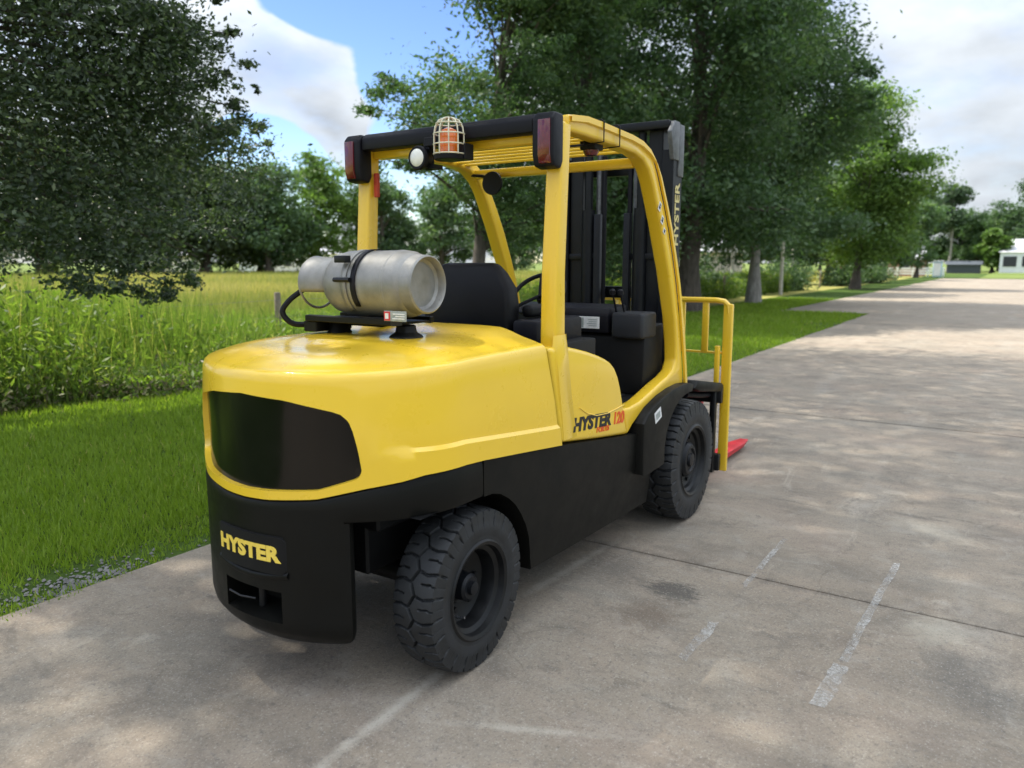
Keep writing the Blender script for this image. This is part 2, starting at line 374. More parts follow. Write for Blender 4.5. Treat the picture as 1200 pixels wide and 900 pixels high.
class MB:
    """collects closed shapes in world coordinates; build() links them as one mesh object"""
    def __init__(s): s.v = []; s.f = []
    def add(s, vs, fs):
        b = len(s.v); s.v += [tuple(p) for p in vs]; s.f += [tuple(i + b for i in f) for f in fs]; return s
    def box(s, lo, hi, M=None):
        (x0, y0, z0), (x1, y1, z1) = lo, hi
        vs = [(x0, y0, z0), (x1, y0, z0), (x1, y1, z0), (x0, y1, z0), (x0, y0, z1), (x1, y0, z1), (x1, y1, z1), (x0, y1, z1)]
        if M is not None: vs = [M @ Vector(p) for p in vs]
        return s.add(vs, [(0, 3, 2, 1), (4, 5, 6, 7), (0, 1, 5, 4), (1, 2, 6, 5), (2, 3, 7, 6), (3, 0, 4, 7)])
    def prism(s, poly, axis, a, b, taper=None):
        """polygon in the two other axes, extruded along axis from a to b"""
        n = len(poly)
        area = sum(poly[i][0] * poly[(i + 1) % n][1] - poly[(i + 1) % n][0] * poly[i][1] for i in range(n))
        if area < 0: poly = poly[::-1]
        def P(p, w):
            return {0: (w, p[0], p[1]), 1: (p[0], w, p[1]), 2: (p[0], p[1], w)}[axis]
        vs = [P(p, a) for p in poly] + [P(p, b) for p in poly]
        fwd = (b > a) != (axis == 1)
        side = [(i, (i + 1) % n, n + (i + 1) % n, n + i) for i in range(n)]
        caps = [tuple(range(n))[::-1], tuple(range(n, 2 * n))]
        fs = side + caps
        if not fwd: fs = [f[::-1] for f in fs]
        return s.add(vs, fs)
    def tube(s, pts, r, seg=8, caps=True):
        pts = [Vector(p) for p in pts]; n = len(pts)
        rr = r if isinstance(r, (list, tuple)) else [r] * n
        rings = []; prev = None
        for i, p in enumerate(pts):
            d = (pts[min(i + 1, n - 1)] - pts[max(i - 1, 0)])
            d = d.normalized() if d.length > 1e-9 else Vector((0, 0, 1))
            u = prev - d * prev.dot(d) if prev is not None else d.orthogonal()
            if u.length < 1e-6: u = d.orthogonal()
            u.normalize(); prev = u; w = d.cross(u)
            rings.append([p + (u * math.cos(2 * math.pi * k / seg) + w * math.sin(2 * math.pi * k / seg)) * rr[i] for k in range(seg)])
        vs = [q for ring in rings for q in ring]; fs = []
        for i in range(n - 1):
            for k in range(seg):
                a, b = i * seg + k, i * seg + (k + 1) % seg
                fs.append((a, b, b + seg, a + seg))
        if caps:
            fs.append(tuple(range(seg))[::-1]); fs.append(tuple((n - 1) * seg + k for k in range(seg)))
        return s.add(vs, fs)
    def lathe(s, prof, c, axis='y', seg=32, close=False, cap=True):
        """prof: list of (offset along axis, radius)"""
        vs = []; fs = []; n = len(prof)
        for (a, r) in prof:
            for k in range(seg):
                t = 2 * math.pi * k / seg; p, q = r * math.cos(t), r * math.sin(t)
                vs.append({'y': (c[0] + p, c[1] + a, c[2] + q), 'x': (c[0] + a, c[1] + p, c[2] + q), 'z': (c[0] + p, c[1] + q, c[2] + a)}[axis])
        for i in range(n - 1 + (1 if close else 0)):
            j = (i + 1) % n
            for k in range(seg):
                fs.append((i * seg + k, i * seg + (k + 1) % seg, j * seg + (k + 1) % seg, j * seg + k))
        if not close and cap:
            fs.append(tuple(range(seg))); fs.append(tuple((n - 1) * seg + k for k in range(seg)))
        return s.add(vs, fs)
    def grid(s, rows, closed=False):
        m = len(rows[0]); vs = [p for r in rows for p in r]; fs = []
        for i in range(len(rows) - 1):
            for k in range(m - (0 if closed else 1)):
                k2 = (k + 1) % m
                fs.append((i * m + k, i * m + k2, (i + 1) * m + k2, (i + 1) * m + k))
        return s.add(vs, fs)
    def build(s, name, mat, parent=None, bevel=0.0, seg=2, smooth=35, subsurf=0, fixn=True, sym=False):
        vs = s.v
        if sym: pass
        lo = np.min(np.array(vs), 0); hi = np.max(np.array(vs), 0); c = (lo + hi) / 2
        if parent is None: c[2] = lo[2]
        me = bpy.data.meshes.new(name)
        me.from_pydata([tuple(np.array(p) - c) for p in vs], [], s.f)
        bm = bmesh.new(); bm.from_mesh(me)
        bmesh.ops.remove_doubles(bm, verts=bm.verts, dist=1e-5)
        if fixn: bmesh.ops.recalc_face_normals(bm, faces=bm.faces)
        if bevel:
            es = [e for e in bm.edges if len(e.link_faces) == 2 and e.calc_face_angle(0) > R(28)]
            bmesh.ops.bevel(bm, geom=es, offset=bevel, segments=seg, affect='EDGES', profile=0.5, clamp_overlap=True)
        bm.to_mesh(me); bm.free()
        for p in me.polygons: p.use_smooth = True
        if hasattr(me, 'set_sharp_from_angle'): me.set_sharp_from_angle(angle=R(smooth))
        o = finish(name, me, mat, parent)
        po = ORG.get(parent.name, Vector()) if parent is not None else Vector()
        o.location = Vector(c) - po; ORG[o.name] = Vector(c)
        if subsurf:
            md = o.modifiers.new('subsurf', 'SUBSURF'); md.levels = md.render_levels = subsurf
        return o
def mirror(mb):
    m = MB(); m.v = [(x, -y, z) for x, y, z in mb.v]; m.f = [f[::-1] for f in mb.f]; return m

def text_mb(body, size, fn, bold=0.0, shear=0.0, depth=0.004, sx=1.0, align='CENTER'):
    """letters as real raised geometry; fn maps (u, v, w) to a world point"""
    cu = bpy.data.curves.new('lettering', 'FONT'); cu.body = body; cu.size = size
    cu.align_x = align; cu.align_y = 'CENTER'; cu.extrude = depth / 2; cu.offset = bold; cu.shear = shear; cu.resolution_u = 3
    ob = bpy.data.objects.new('lettering', cu)
    me = bpy.data.meshes.new_from_object(ob)
    m = MB(); m.add([fn(v.co.x * sx, v.co.y, v.co.z + depth / 2) for v in me.vertices], [tuple(p.vertices) for p in me.polygons])
    bpy.data.objects.remove(ob); bpy.data.curves.remove(cu); bpy.data.meshes.remove(me)
    return m

def np_mesh(name, verts, faces_n, nper, mat, parent, tint=None, kind=None, loc=None):
    """verts (N,3) laid out face after face, nper vertices per face"""
    base = np.array(loc if loc is not None else (0, 0, 0), np.float32)
    if parent is not None and loc is None: base = np.array(ORG[parent.name], np.float32)
    verts = verts.astype(np.float32) - base
    n = len(verts); nf = n // nper
    me = bpy.data.meshes.new(name)
    me.vertices.add(n); me.vertices.foreach_set('co', verts.ravel())
    me.loops.add(n); me.loops.foreach_set('vertex_index', np.arange(n, dtype=np.int32))
    me.polygons.add(nf)
    me.polygons.foreach_set('loop_start', np.arange(0, n, nper, dtype=np.int32))
    me.polygons.foreach_set('loop_total', np.full(nf, nper, np.int32))
    if tint is not None:
        a = me.attributes.new('tint', 'FLOAT', 'POINT'); a.data.foreach_set('value', np.repeat(tint, nper).astype(np.float32))
    me.update(calc_edges=True)
    o = finish(name, me, mat, parent)
    if loc is not None: o.location = Vector(loc) - (ORG[parent.name] if parent is not None else Vector())
    if kind: o['kind'] = kind
    return o

# ------------------------------------------------------------------ ground and road
def sheet(name, x0, x1, y0, y1, z, mat, nx=1, ny=1, wob=0):
    m = MB(); rows = []
    for j in range(ny + 1):
        y = y0 + (y1 - y0) * j / ny
        rows.append([(x0 + (x1 - x0) * i / nx, y, z + (random.uniform(-wob, wob) if 0 < i < nx and 0 < j < ny else 0)) for i in range(nx + 1)])
    m.grid(rows); o = m.build(name, mat); tag(o, kind='structure'); return o
sheet('ground', -1500, 3000, -2000, 2500, -0.16, 'far_ground')
sheet('lawn', -12, 130, 1.40, 7.4, -0.022, 'lawn_ground', 60, 6, 0.008)
sheet('field', -60, 120, 7.35, 96, -0.03, 'field_ground', 30, 20, 0.02)
sheet('meadow', 92.5, 400, -120, 1.35, -0.03, 'far_ground')
sheet('roadside', -40, 92, -60, -8.9, -0.03, 'lawn_ground')
road = empty('road', (0, 0, 0), kind='structure')
def slab(x0, x1, y0, y1):
    m = MB().box((x0 + 0.008, y0 + 0.008, -0.15), (x1 - 0.008, y1 - 0.008, 0.0 + random.uniform(-0.003, 0.003)))
    return m.build('slab', 'concrete', road, bevel=0.012, seg=2)
xs = [1.5 + 4.6 * k for k in range(-3, 20)]
for i in range(len(xs) - 1):
    far = xs[i] > 24
    slab(xs[i], xs[i + 1], -3.3, 4.4 if far else 1.50 + 0.006 * max(0, xs[i]))
    slab(xs[i], xs[i + 1], -8.8, -3.3)
# dark joint bed under the slabs
o = MB().box((-13, -8.9, -0.155), (90, 1.45, -0.03)).build('joint_bed', 'soil', road)

def marking(pts, w):
    """a ragged strip of old paint"""
    m = MB(); L = []; Rr = []
    for i, (x, y) in enumerate(pts):
        k = random.uniform(0.7, 1.2)
        L.append((x + random.uniform(-.02, .02), y + w / 2 * k, 0.005)); Rr.append((x + random.uniform(-.02, .02), y - w / 2 * random.uniform(0.7, 1.2), 0.005))
    n = len(pts)
    m.grid([L, Rr]); return m
def strip(x0, x1, y0, y1, w, n=14):
    pts = [(x0 + (x1 - x0) * i / n, y0 + (y1 - y0) * i / n) for i in range(n + 1)]
    return marking(pts, w).build('road_marking', 'worn_marking', road, fixn=False)
strip(0.44, 0.80, -1.800, -1.812, 0.068, 8)
strip(0.84, 2.1, -1.815, -1.865, 0.036)
strip(0.50, 0.88, -1.265, -1.27, 0.046, 8)
strip(1.35, 2.15, -1.262, -1.268, 0.032)

# ------------------------------------------------------------------ forklift
TX = 1.1
lift = empty('forklift', (TX, 0, 0), 'yellow and black forklift with grey gas cylinder on its back, parked on the concrete road', 'forklift')
A_, B_, CX = 0.51, 0.61, -0.10
def rear_x(y, a=A_, b=B_): return CX - a * math.sqrt(max(0.0, 1 - (y / b) ** 2))
def interp(x, xs_, ys_): return float(np.interp(x, xs_, ys_))
def zb_rear(ay): return interp(ay, [0, .11, .3, .43, .53, .57, .61], [.765, .768, .786, .82, .843, .857, .858])
def zb_side(x): return interp(x, [-.1, 0.02, .3, .63, 1.4], [.858, .850, .822, .787, .688])
WE = 0.437
ZM = 0.890
def w_top(ay): return interp(ay, [0, .2, .31, .36, .385, .398, .408, .417, .425, .431, WE], [1.143, 1.130, 1.108, 1.096, 1.086, 1.074, 1.056, 1.026, .985, .945, ZM])
def w_bot(ay): return interp(ay, [0, .1, .3, .38, .405, .418, .427, .433, WE], [.797, .80, .815, .842, .851, .856, .863, .872, ZM])
def x_seam(z): return 0.51 + (1.27 - z) * 0.235
def cols():
    """column parameters: ('s', u, side) along the sides, ('r', phi) round the back"""
    out = [('s', u, -1) for u in np.linspace(1, 0, 13)[:-1]]
    ph = set(np.round(np.linspace(-90, 90, 61), 3))
    pe = math.degrees(math.asin(WE / B_))
    for d in (0, .2, .5, .9, 1.4, 2.0, 2.7, 3.6, 4.6): ph |= {round(pe - d, 3), round(-pe + d, 3)}
    out += [('r', R(p)) for p in sorted(ph)]
    out += [('s', u, 1) for u in np.linspace(0, 1, 13)[1:]]
    return out
COLS = cols()
def colpos(c, z, off=0.0):
    if c[0] == 's':
        x = CX + c[1] * (x_seam(z) - CX)
        return np.array((x, c[2] * (B_ + off), z))
    y = B_ * math.sin(c[1]); x = CX - A_ * math.cos(c[1])
    n = np.array((-math.cos(c[1]) / A_, math.sin(c[1]) / B_)); n /= np.linalg.norm(n)
    return np.array((x + n[0] * off, y + n[1] * off, z))
def crease(c):
    """(z, amount) of the body-side crease"""
    if c[0] == 's':
        x = CX + c[1] * (.6 - CX); return interp(x, [-.1, .58], [.945, .878]), 1.0
    ay = abs(math.sin(c[1])) * B_
    return .962 - .017 * max(0.0, min(1.0, (ay - .45) / .16)), max(0.0, min(1.0, (ay - .45) / .1))
def zb(c):
    if c[0] == 's': return zb_side(CX + c[1] * (.63 - CX))
    return zb_rear(abs(math.sin(c[1])) * B_)
EDGE = 1.236
def zedge(c):
    x = colpos(c, 1.2)[0]; return interp(x, [-.61, -.3, 0, .5], [1.230, 1.240, 1.250, 1.256])
def deck(t, c):
    """deck surface: t=0 at the rim, t=1 on the centre line"""
    e = colpos(c, 1.24); cxp = max(e[0], CX)
    tgt = np.array((cxp, 0, 0)); x = e[0] + (tgt[0] - e[0]) * t; y = e[1] * (1 - t)
    z = zedge(c) + 0.042 * (1 - (1 - t) ** 5)
    sm = lambda q: (lambda w: w * w * (3 - 2 * w))(max(0, min(1, q)))
    z += 0.024 * sm((x - .24) / .20) * sm((.54 - abs(y)) / .16)
    return np.array((x, y, z))
body = MB()
lower, upper, side_rows = [], [], []
def rows_for(c):
    r = []
    b = zb(c); zc_, am = crease(c)
    ay = abs(math.sin(c[1])) * B_ if c[0] == 'r' else 9
    inw = ay < WE - 1e-4
    pts = []
    lo, hi = (w_bot(ay), w_top(ay)) if inw else (ZM, ZM)
    zs = [b, b + .012, b + (lo - b) * .6, lo]
    wq = min(1.0, max(0.0, (ay - WE) / .09)); zl, zu = ZM + (zc_ - .007 - ZM) * wq, ZM + (zc_ + .007 - ZM) * wq
    if not inw: zs = [b, b + .012, b + .012 + (zl - b - .012) * .55, zl]
    zs2 = [hi, hi + .012] + list(np.linspace(hi + .03, zedge(c) - .037, 5)) if inw else [zu, zu + .014] + list(np.linspace(zu + .034, zedge(c) - .037, 5))
    def off(z):
        o = 0.013 * am * (1 - max(0, min(1, (z - (zc_ - .007)) / .014)))
        o -= 0.012 * max(0, (z - 1.0) / .2)           # slight tumblehome
        return o
    lowr = [colpos(c, z, off(z)) for z in zs]
    upr = [colpos(c, z, off(z)) for z in zs2]
    # rounded rim then deck
    z0 = zedge(c); rad = .030; cr = []
    for a in (15, 35, 55, 75, 90):
        cr.append(colpos(c, z0 - rad + rad * math.sin(R(a)), off(z0) - rad * (1 - math.cos(R(a)))))
    rim = colpos(c, z0, off(z0) - rad)
    dk = []
    for tt in (0.03, .07, .11, .15, .2, .25, .3, .36, .42, .55, .7, .85, 1.0):
        d = deck(tt, c); tgt = np.array((max(rim[0], CX), 0)); k = tt
        dk.append(np.array((rim[0] + (tgt[0] - rim[0]) * k, rim[1] * (1 - k), d[2])))
    return lowr, upr + cr + dk, inw
LR, UR, INW = zip(*[rows_for(c) for c in COLS])
# one shell: lower band and upper band, bridged where there is no window
m = MB()
nl, nu, nc = len(LR[0]), len(UR[0]), len(COLS)
vs = []
for i in range(nc): vs += list(LR[i]) + list(UR[i])
st_ = nl + nu; fs = []
for i in range(nc - 1):
    for j in range(st_ - 1):
        if j == nl - 1 and (INW[i] or INW[i + 1]): continue
        a, b = i * st_ + j, (i + 1) * st_ + j
        fs.append((a, b, b + 1, a + 1))
m.add(vs, fs)
lipm = MB()
# return lip at the bottom edge and the window reveal
for i in range(nc - 1):
    a0, a1 = LR[i][0], LR[i + 1][0]
    b0, b1 = colpos(COLS[i], a0[2], -.02), colpos(COLS[i + 1], a1[2], -.02)
    m.add([a0, a1, b1, b0], [(0, 1, 2, 3)])
    if INW[i] or INW[i + 1]:
        for top in (0, 1):
            p0 = UR[i][0] if top else LR[i][-1]; p1 = UR[i + 1][0] if top else LR[i + 1][-1]
            q0, q1 = colpos(COLS[i], p0[2], -.028), colpos(COLS[i + 1], p1[2], -.028)
            lipm.add([p0, p1, q1, q0], [(0, 1, 2, 3)])
# rear lip of the hood front
shell = m.build('body_shell', 'yellow', lift, smooth=40)
lipm.build('window_lip', 'yellow', shell, smooth=50)
# window panel
m = MB(); rows = []
ii = [i for i in range(nc) if COLS[i][0] == 'r' and abs(math.sin(COLS[i][1])) * B_ <= WE + 1e-3]
for i in ii:
    ay = min(WE, abs(math.sin(COLS[i][1])) * B_)
    lo, hi = w_bot(ay) - .012, w_top(ay) + .012
    rows.append([colpos(COLS[i], lo + (hi - lo) * k / 6, -.022 - .004 * math.sin(math.pi * k / 6)) for k in range(7)])
m.grid(rows); m.build('rear_grille_panel', 'black_gloss', lift, smooth=60)

# counterweight: upper black band + narrow lower block with a tow pocket
BW = 0.405
m = MB()
bc = [c for c in COLS if c[0] == 'r'] 
band_cols = [('s', u, -1) for u in np.linspace(.17, 0, 4)[:-1]] + bc + [('s', u, 1) for u in np.linspace(0, .17, 4)[1:]]
rows = []
for c in band_cols:
    t_ = zb(c) - .004
    rows.append([colpos(c, t_ - .0, -.014), colpos(c, t_ - .004, -.004), colpos(c, t_ - .012, 0.0), colpos(c, (t_ + .70) / 2, .001), colpos(c, .712, 0.0)] + ([colpos(c, .702, -.005), colpos(c, .70, -.06)] if c[0] == 's' or abs(math.sin(c[1])) * B_ > .40 else [colpos(c, .706, 0.0), colpos(c, .699, 0.0)]))
m.grid(rows)
def blk(y_, z):
    """lower block section: rear arc cut at |y|=BW with rounded corners"""
    k = 1 - max(0, (.30 - z) / .09) ** 2 * .12
    return k
pk = (.155, .305, .425)     # pocket half width and z range
ys_ = sorted(set(np.round(np.concatenate([np.linspace(-.385, .385, 45), [-.155, .155]]), 4)))
zs_ = [.205, .212, .225, .245, .27, .305, .33, .365, .40, .425, .47, .52, .58, .64, .699]
sec = [(0, -BW), (-.15, -BW), (-.30, -BW), (-.40, -BW + .0)]
cor = []
x1_ = rear_x(.375)
for a in np.linspace(0, 1, 6)[1:-1]: cor.append(a)
def section(z):
    k = blk(0, z); pts = []
    xe = rear_x(.385); 
    left = [(-.25, -.10), (-.36, -.27), (-.412, -.340), (-.440, -.372), (-.462, -.389), (-.482, -.395)]
    pts += left + [(rear_x(y), y) for y in ys_] + [(x, -y) for x, y in left[::-1]]
    inset = (1 - k)
    return [(-.25 + (x + .25) * (1 - inset * 1.5), y * (1 - inset * 1.0 - .09 * max(0, (.262 - z) / .057) ** 2), z) for x, y in pts]
rows = [section(z) for z in zs_]
npt = len(rows[0]); vs = [p for r in rows for p in r]; fs = []
for j in range(len(rows) - 1):
    for i in range(npt - 1):
        ym = (rows[j][i][1] + rows[j][i + 1][1]) / 2; xm = rows[j][i][0]
        if abs(ym) < pk[0] and xm < -.4 and pk[1] - .001 <= rows[j][i][2] and rows[j + 1][i][2] <= pk[2] + .001: continue
        fs.append((j * npt + i, j * npt + i + 1, (j + 1) * npt + i + 1, (j + 1) * npt + i))
m.add(vs, fs); m.add(rows[0], [tuple(range(npt))]); m.grid([[r[0] for r in rows], [r[-1] for r in rows]])
# pocket walls
py = [y for y in ys_ if abs(y) <= pk[0] + 1e-6]
dep = .13
for z_, in ((pk[1],), (pk[2],)):
    m.grid([[(rear_x(y), y, z_) for y in py], [(rear_x(y) + dep, y, z_ + (.02 if z_ == pk[1] else 0)) for y in py]])
m.grid([[(rear_x(y) + dep, y, pk[1] + .02) for y in py], [(rear_x(y) + dep, y, pk[2]) for y in py]])
for y in (-pk[0], pk[0]):
    m.add([(rear_x(y), y, pk[1]), (rear_x(y) + dep, y, pk[1] + .02), (rear_x(y) + dep, y, pk[2]), (rear_x(y), y, pk[2])], [(0, 1, 2, 3)])
cw = m.build('counterweight', 'black_paint', lift, smooth=38, fixn=True)
m = MB().lathe([(-.075, .0), (-.075, .016), (.08, .016), (.08, .024), (.092, .024), (.092, 0)], (-.535, .02, .365), 'z', 12)
m.build('tow_pin', 'black_steel', cw)
m = MB().tube([(-.600, .13, .372), (-.612, .05, .372), (-.600, -.02, .374)], .004, 6)
m.build('pin_rod', 'black_steel', cw)
# raised badge with yellow letters
rows = []
for y in np.linspace(-.185, .185, 25):
    k = max(0, (abs(y) - .165) / .02)
    hh = .072 * (1 - k ** 2 * .25)
    rows.append([(rear_x(y) + .004, y, .565 - hh)] + [(rear_x(y) - (.010 if k == 0 else .010 * (1 - k ** 2)), y, .565 + s_ * hh) for s_ in (-.97, -.5, 0, .5, .97)] + [(rear_x(y) + .004, y, .565 + hh)])
m = MB().grid(rows); plate = m.build('badge_plate', 'dark', cw, smooth=50)
def rear_fn(u, v, w):
    y = -u; return (rear_x(y) - .010 - w, y, .568 + v)
text_mb('HYSTER', .077, rear_fn, bold=.0035, depth=.0025, sx=1.2).build('lettering', 'letter_yellow', plate, smooth=30)
rows = []
for y in np.linspace(-.19, .19, 25):
    k = abs(y) / .19; z0 = .478 + .018 * k ** 2
    rows.append([(rear_x(y) + .003, y, z0 + .012), (rear_x(y) - .007, y, z0 + .006), (rear_x(y) - .010, y, z0 - .004), (rear_x(y) + .003, y, z0 - .022)])
MB().grid(rows).build('badge_ledge', 'black_paint', cw, smooth=60)

# chassis that fills the dark inside
ch = MB().box((.10, -.33, .28), (2.34, .33, .62)).box((.42, -.50, .34), (1.72, .50, .70)).box((.62, -.52, .70), (1.70, .52, .80))
ch.box((-.30, -.30, .42), (.12, .30, .62)).box((-.30, -.36, .60), (.55, .36, .95))
ch.build('chassis', 'dark', lift, bevel=.01, seg=1)
MB().tube([(0, -.50, .324), (0, .50, .324)], .055, 14).build('steer_axle', 'black_steel', lift)
MB().tube([(2.2, -.52, .376), (2.2, .52, .376)], .085, 14).build('drive_axle', 'black_steel', lift)
m = MB().tube([(-.05, -.42, .45), (.02, -.46, .40), (.09, -.42, .43)], .02, 8); m.build('steer_link', 'rod_chrome', lift)

# black lower side skirts
arch = [(.028, .700), (.085, .698), (.14, .683), (.20, .650), (.255, .607), (.30, .555), (.345, .492), (.378, .426), (.400, .345), (.414, .262)]
def skirt_mb():
    top = [(1.70, .645), (1.42, .684), (1.00, .735), (.63, .783), (.3, .817), (.028, .845)]
    n = 10
    # ruled surface between bottom and top lines, tapering inwards to the sill
    bot = arch + [(.70, .250), (1.1, .240), (1.45, .234), (1.70, .230)]
    tp = [(.028, .845), (.085, .840), (.14, .835), (.20, .828), (.255, .822), (.30, .817), (.345, .811), (.378, .807), (.40, .805), (.414, .803), (.70, .775), (1.1, .723), (1.45, .680), (1.70, .645)]
    rows = []
    for (bx, bz), (tx, tz) in zip(bot, tp):
        r = []
        for k in range(n + 1):
            f = k / n; z = bz + (tz - bz) * f
            y = -.612 + .034 * max(0, (.62 - z) / .40) ** 1.5
            r.append((bx + (tx - bx) * f, y, z))
        rows.append([(r[0][0], -.46, r[0][2])] + r + [(r[-1][0], -.585, r[-1][2] + .004)])
    m = MB().grid(rows)
    e = rows[-1]; m.grid([e, [(p[0], -.44, p[2]) for p in e]])
    e = rows[0]; m.grid([e, [(p[0], -.585, p[2]) for p in e]])
    return m
s_r = skirt_mb(); s_r.build('side_skirt', 'black_paint', lift, smooth=38); mirror(s_r).build('side_skirt', 'black_paint', lift, smooth=38)
# arch liner
def liner():
    rows = []
    a2 = [(-.33, .70), (-.15, .705)] + arch
    for x, z in a2: rows.append([(x, -.590, z + .004), (x, -.30, z + .004)])
    return MB().grid(rows)
liner().build('arch_liner', 'dark', lift); mirror(liner()).build('arch_liner', 'dark', lift)

# yellow forward side panels (step side)
def panel_mb():
    out = [(.634, .792), (.575, 1.04), (.528, 1.235), (.62, 1.236), (.70, 1.226), (.80, 1.206), (.90, 1.184), (1.0, 1.157), (1.08, 1.132), (1.137, 1.108), (1.185, 1.075), (1.222, 1.030), (1.252, .975), (1.280, .905), (1.302, .840), (1.325, .775), (1.36, .697), (1.0, .742)]
    return MB().prism(out, 1, -.612, -.47)
pr_ = panel_mb(); sp = pr_.build('side_panel', 'yellow', lift, bevel=.022, seg=4); sp2 = mirror(pr_).build('side_panel', 'yellow', lift, bevel=.022, seg=4)
# oval swage line on the panel
sw = [(.80, -.6135, .93), (.88, -.6135, .89), (.98, -.6135, .863), (1.10, -.6135, .855), (1.22, -.6135, .862), (1.295, -.6135, .87)]
MB().tube(sw, .0028, 6).build('panel_swage', 'yellow', sp)
def side_fn(x0, z0, sl):
    def f(u, v, w): return (x0 + u, -.6125 - w, z0 + v + sl * u)
    return f
text_mb('HYSTER', .088, side_fn(.935, .836, -.085), bold=.0042, shear=.15, depth=.002, sx=1.28).build('lettering', 'label_black', sp)
text_mb('120', .084, side_fn(1.228, .808, -.085), bold=.003, shear=.15, depth=.002, sx=1.05).build('lettering', 'letter_red', sp)
text_mb('FORTIS', .036, side_fn(1.05, .783, -.085), bold=.0012, shear=.15, depth=.002, sx=1.2).build('lettering', 'letter_red', sp)

# overhead guard: each side a curved hoop
outer = [(.70, 2.235), (.85, 2.250), (1.0, 2.247), (1.33, 2.234), (1.46, 2.220), (1.56, 2.190), (1.63, 2.145), (1.69, 2.075), (1.794, 1.919), (1.87, 1.79), (1.944, 1.639), (2.01, 1.49), (2.064, 1.338), (2.12, 1.15), (2.165, .966), (2.185, .86), (2.06, .868), (1.90, .858), (1.74, .838), (1.59, .798), (1.44, .730), (1.375, .690)]
inner = [(1.33, .800), (1.325, .840), (1.40, .835), (1.535, .845), (1.67, .875), (1.80, .908), (1.93, .935), (2.02, .965), (2.058, 1.02), (2.045, 1.13), (2.005, 1.288), (1.95, 1.42), (1.892, 1.555), (1.82, 1.69), (1.75, 1.826), (1.69, 1.925), (1.633, 2.020), (1.575, 2.085), (1.50, 2.130), (1.40, 2.150), (1.14, 2.160), (.84, 2.165), (.70, 2.165)]
hp = outer + inner
def hoop_mb(): return MB().prism(hp, 1, -.598, -.515)
hm = hoop_mb(); g1 = hm.build('guard_frame', 'yellow_guard', lift, bevel=.014, seg=3); g2 = mirror(hm).build('guard_frame', 'yellow_guard', lift, bevel=.014, seg=3)
# raised rail along the outer edge of each hoop
def rail_mb():
    o_ = outer[:16]; pts = []
    inn = []
    for i, p in enumerate(o_):
        a = np.array(o_[max(0, i - 1)]); b = np.array(o_[min(len(o_) - 1, i + 1)]); d = (b - a) / np.linalg.norm(b - a)
        inn.append((p[0] - d[1] * -.0 + d[1] * -.034, p[1] - d[0] * .034))
    rows = []
    for p, q in zip(o_, inn):
        rows.append([(p[0], -.5985, p[1] - .001), (p[0], -.612, p[1] - .004), (q[0], -.612, q[1] + .004), (q[0], -.5985, q[1])])
    return MB().grid(rows)
rm = rail_mb(); rm.build('guard_rail', 'yellow_guard', g1, smooth=40); mirror(rm).build('guard_rail', 'yellow_guard', g2, smooth=40)
# rear pillars, leaning forward a little, running down beside the hood to the skirt
def pil_mb():
    m = MB(); y0, y1 = -.600, -.520
    zs = [(1.20, .592, .688), (1.30, .592, .684), (1.55, .598, .680), (2.00, .632, .706), (2.20, .650, .720)]
    rows = [[(a, y0, z), (b, y0, z), (b, y1, z), (a, y1, z)] for z, a, b in zs]
    m.grid(rows, closed=True); m.add(rows[0], [(3, 2, 1, 0)]); m.add(rows[-1], [(0, 1, 2, 3)])
    return m
pm = pil_mb(); p1 = pm.build('rear_pillar', 'yellow_guard', lift, bevel=.012, seg=3); p2 = mirror(pm).build('rear_pillar', 'yellow_guard', lift, bevel=.012, seg=3)
# foot of the pillar swelling over the panel
def foot_mb():
    m = MB()
    rows = []
    for z, a, b, d in [(.80, .645, .80, .001), (.90, .625, .765, .004), (1.0, .60, .735, .007), (1.1, .580, .712, .009), (1.2, .560, .694, .008), (1.285, .575, .690, -.006)]:
        rows.append([(a, -.600, z), (a + .012, -.612 - d, z), (b - .02, -.612 - d, z), (b, -.600, z)])
    m.grid(rows); return m
fm = foot_mb(); fm.build('pillar_foot', 'yellow', p1, smooth=50); mirror(fm).build('pillar_foot', 'yellow', p2, smooth=50)
# roof bars
for k, x in enumerate(np.linspace(.79, 1.47, 9)):
    M = Matrix.Translation((x, 0, 2.182 - .03 * max(0, x - 1.2))) @ Matrix.Rotation(R(78), 4, 'Y')
    MB().box((-.007, -.516, -.029), (.007, .516, .029), M).build('roof_bar', 'yellow_guard', lift, bevel=.003, seg=1)
MB().box((1.535, -.516, 2.098), (1.58, .516, 2.150)).build('front_crossbar', 'yellow_guard', lift, bevel=.008)
MB().box((.665, -.519, 2.12), (.73, .519, 2.185)).build('rear_crossbar', 'yellow_guard', lift, bevel=.008)
MB().prism([(.56, 2.150), (.56, 2.205), (.585, 2.228), (.69, 2.236), (.69, 2.190), (.645, 2.190), (.645, 2.150)], 1, -.497, .497).build('rear_beam_cover', 'black_plastic', lift, bevel=.008)
# tail lamps
def lamp_mb():
    return MB().prism([(.545, 2.055), (.558, 2.005), (.62, 1.995), (.640, 2.03), (.640, 2.225), (.57, 2.228), (.545, 2.20)], 1, -.606, -.502)
lm = lamp_mb()
for s_, mb in ((-1, lm), (1, mirror(lm))):
    h_ = mb.build('tail_lamp', 'black_plastic', lift, bevel=.012, seg=3)
    y0, y1 = (-.594, -.535) if s_ < 0 else (.535, .594)
    MB().prism([(.537, 2.052), (.5475, 2.015), (.56, 2.015), (.56, 2.195), (.537, 2.195)], 1, y0, y1).build('lens', 'red_lens', h_, bevel=.005)
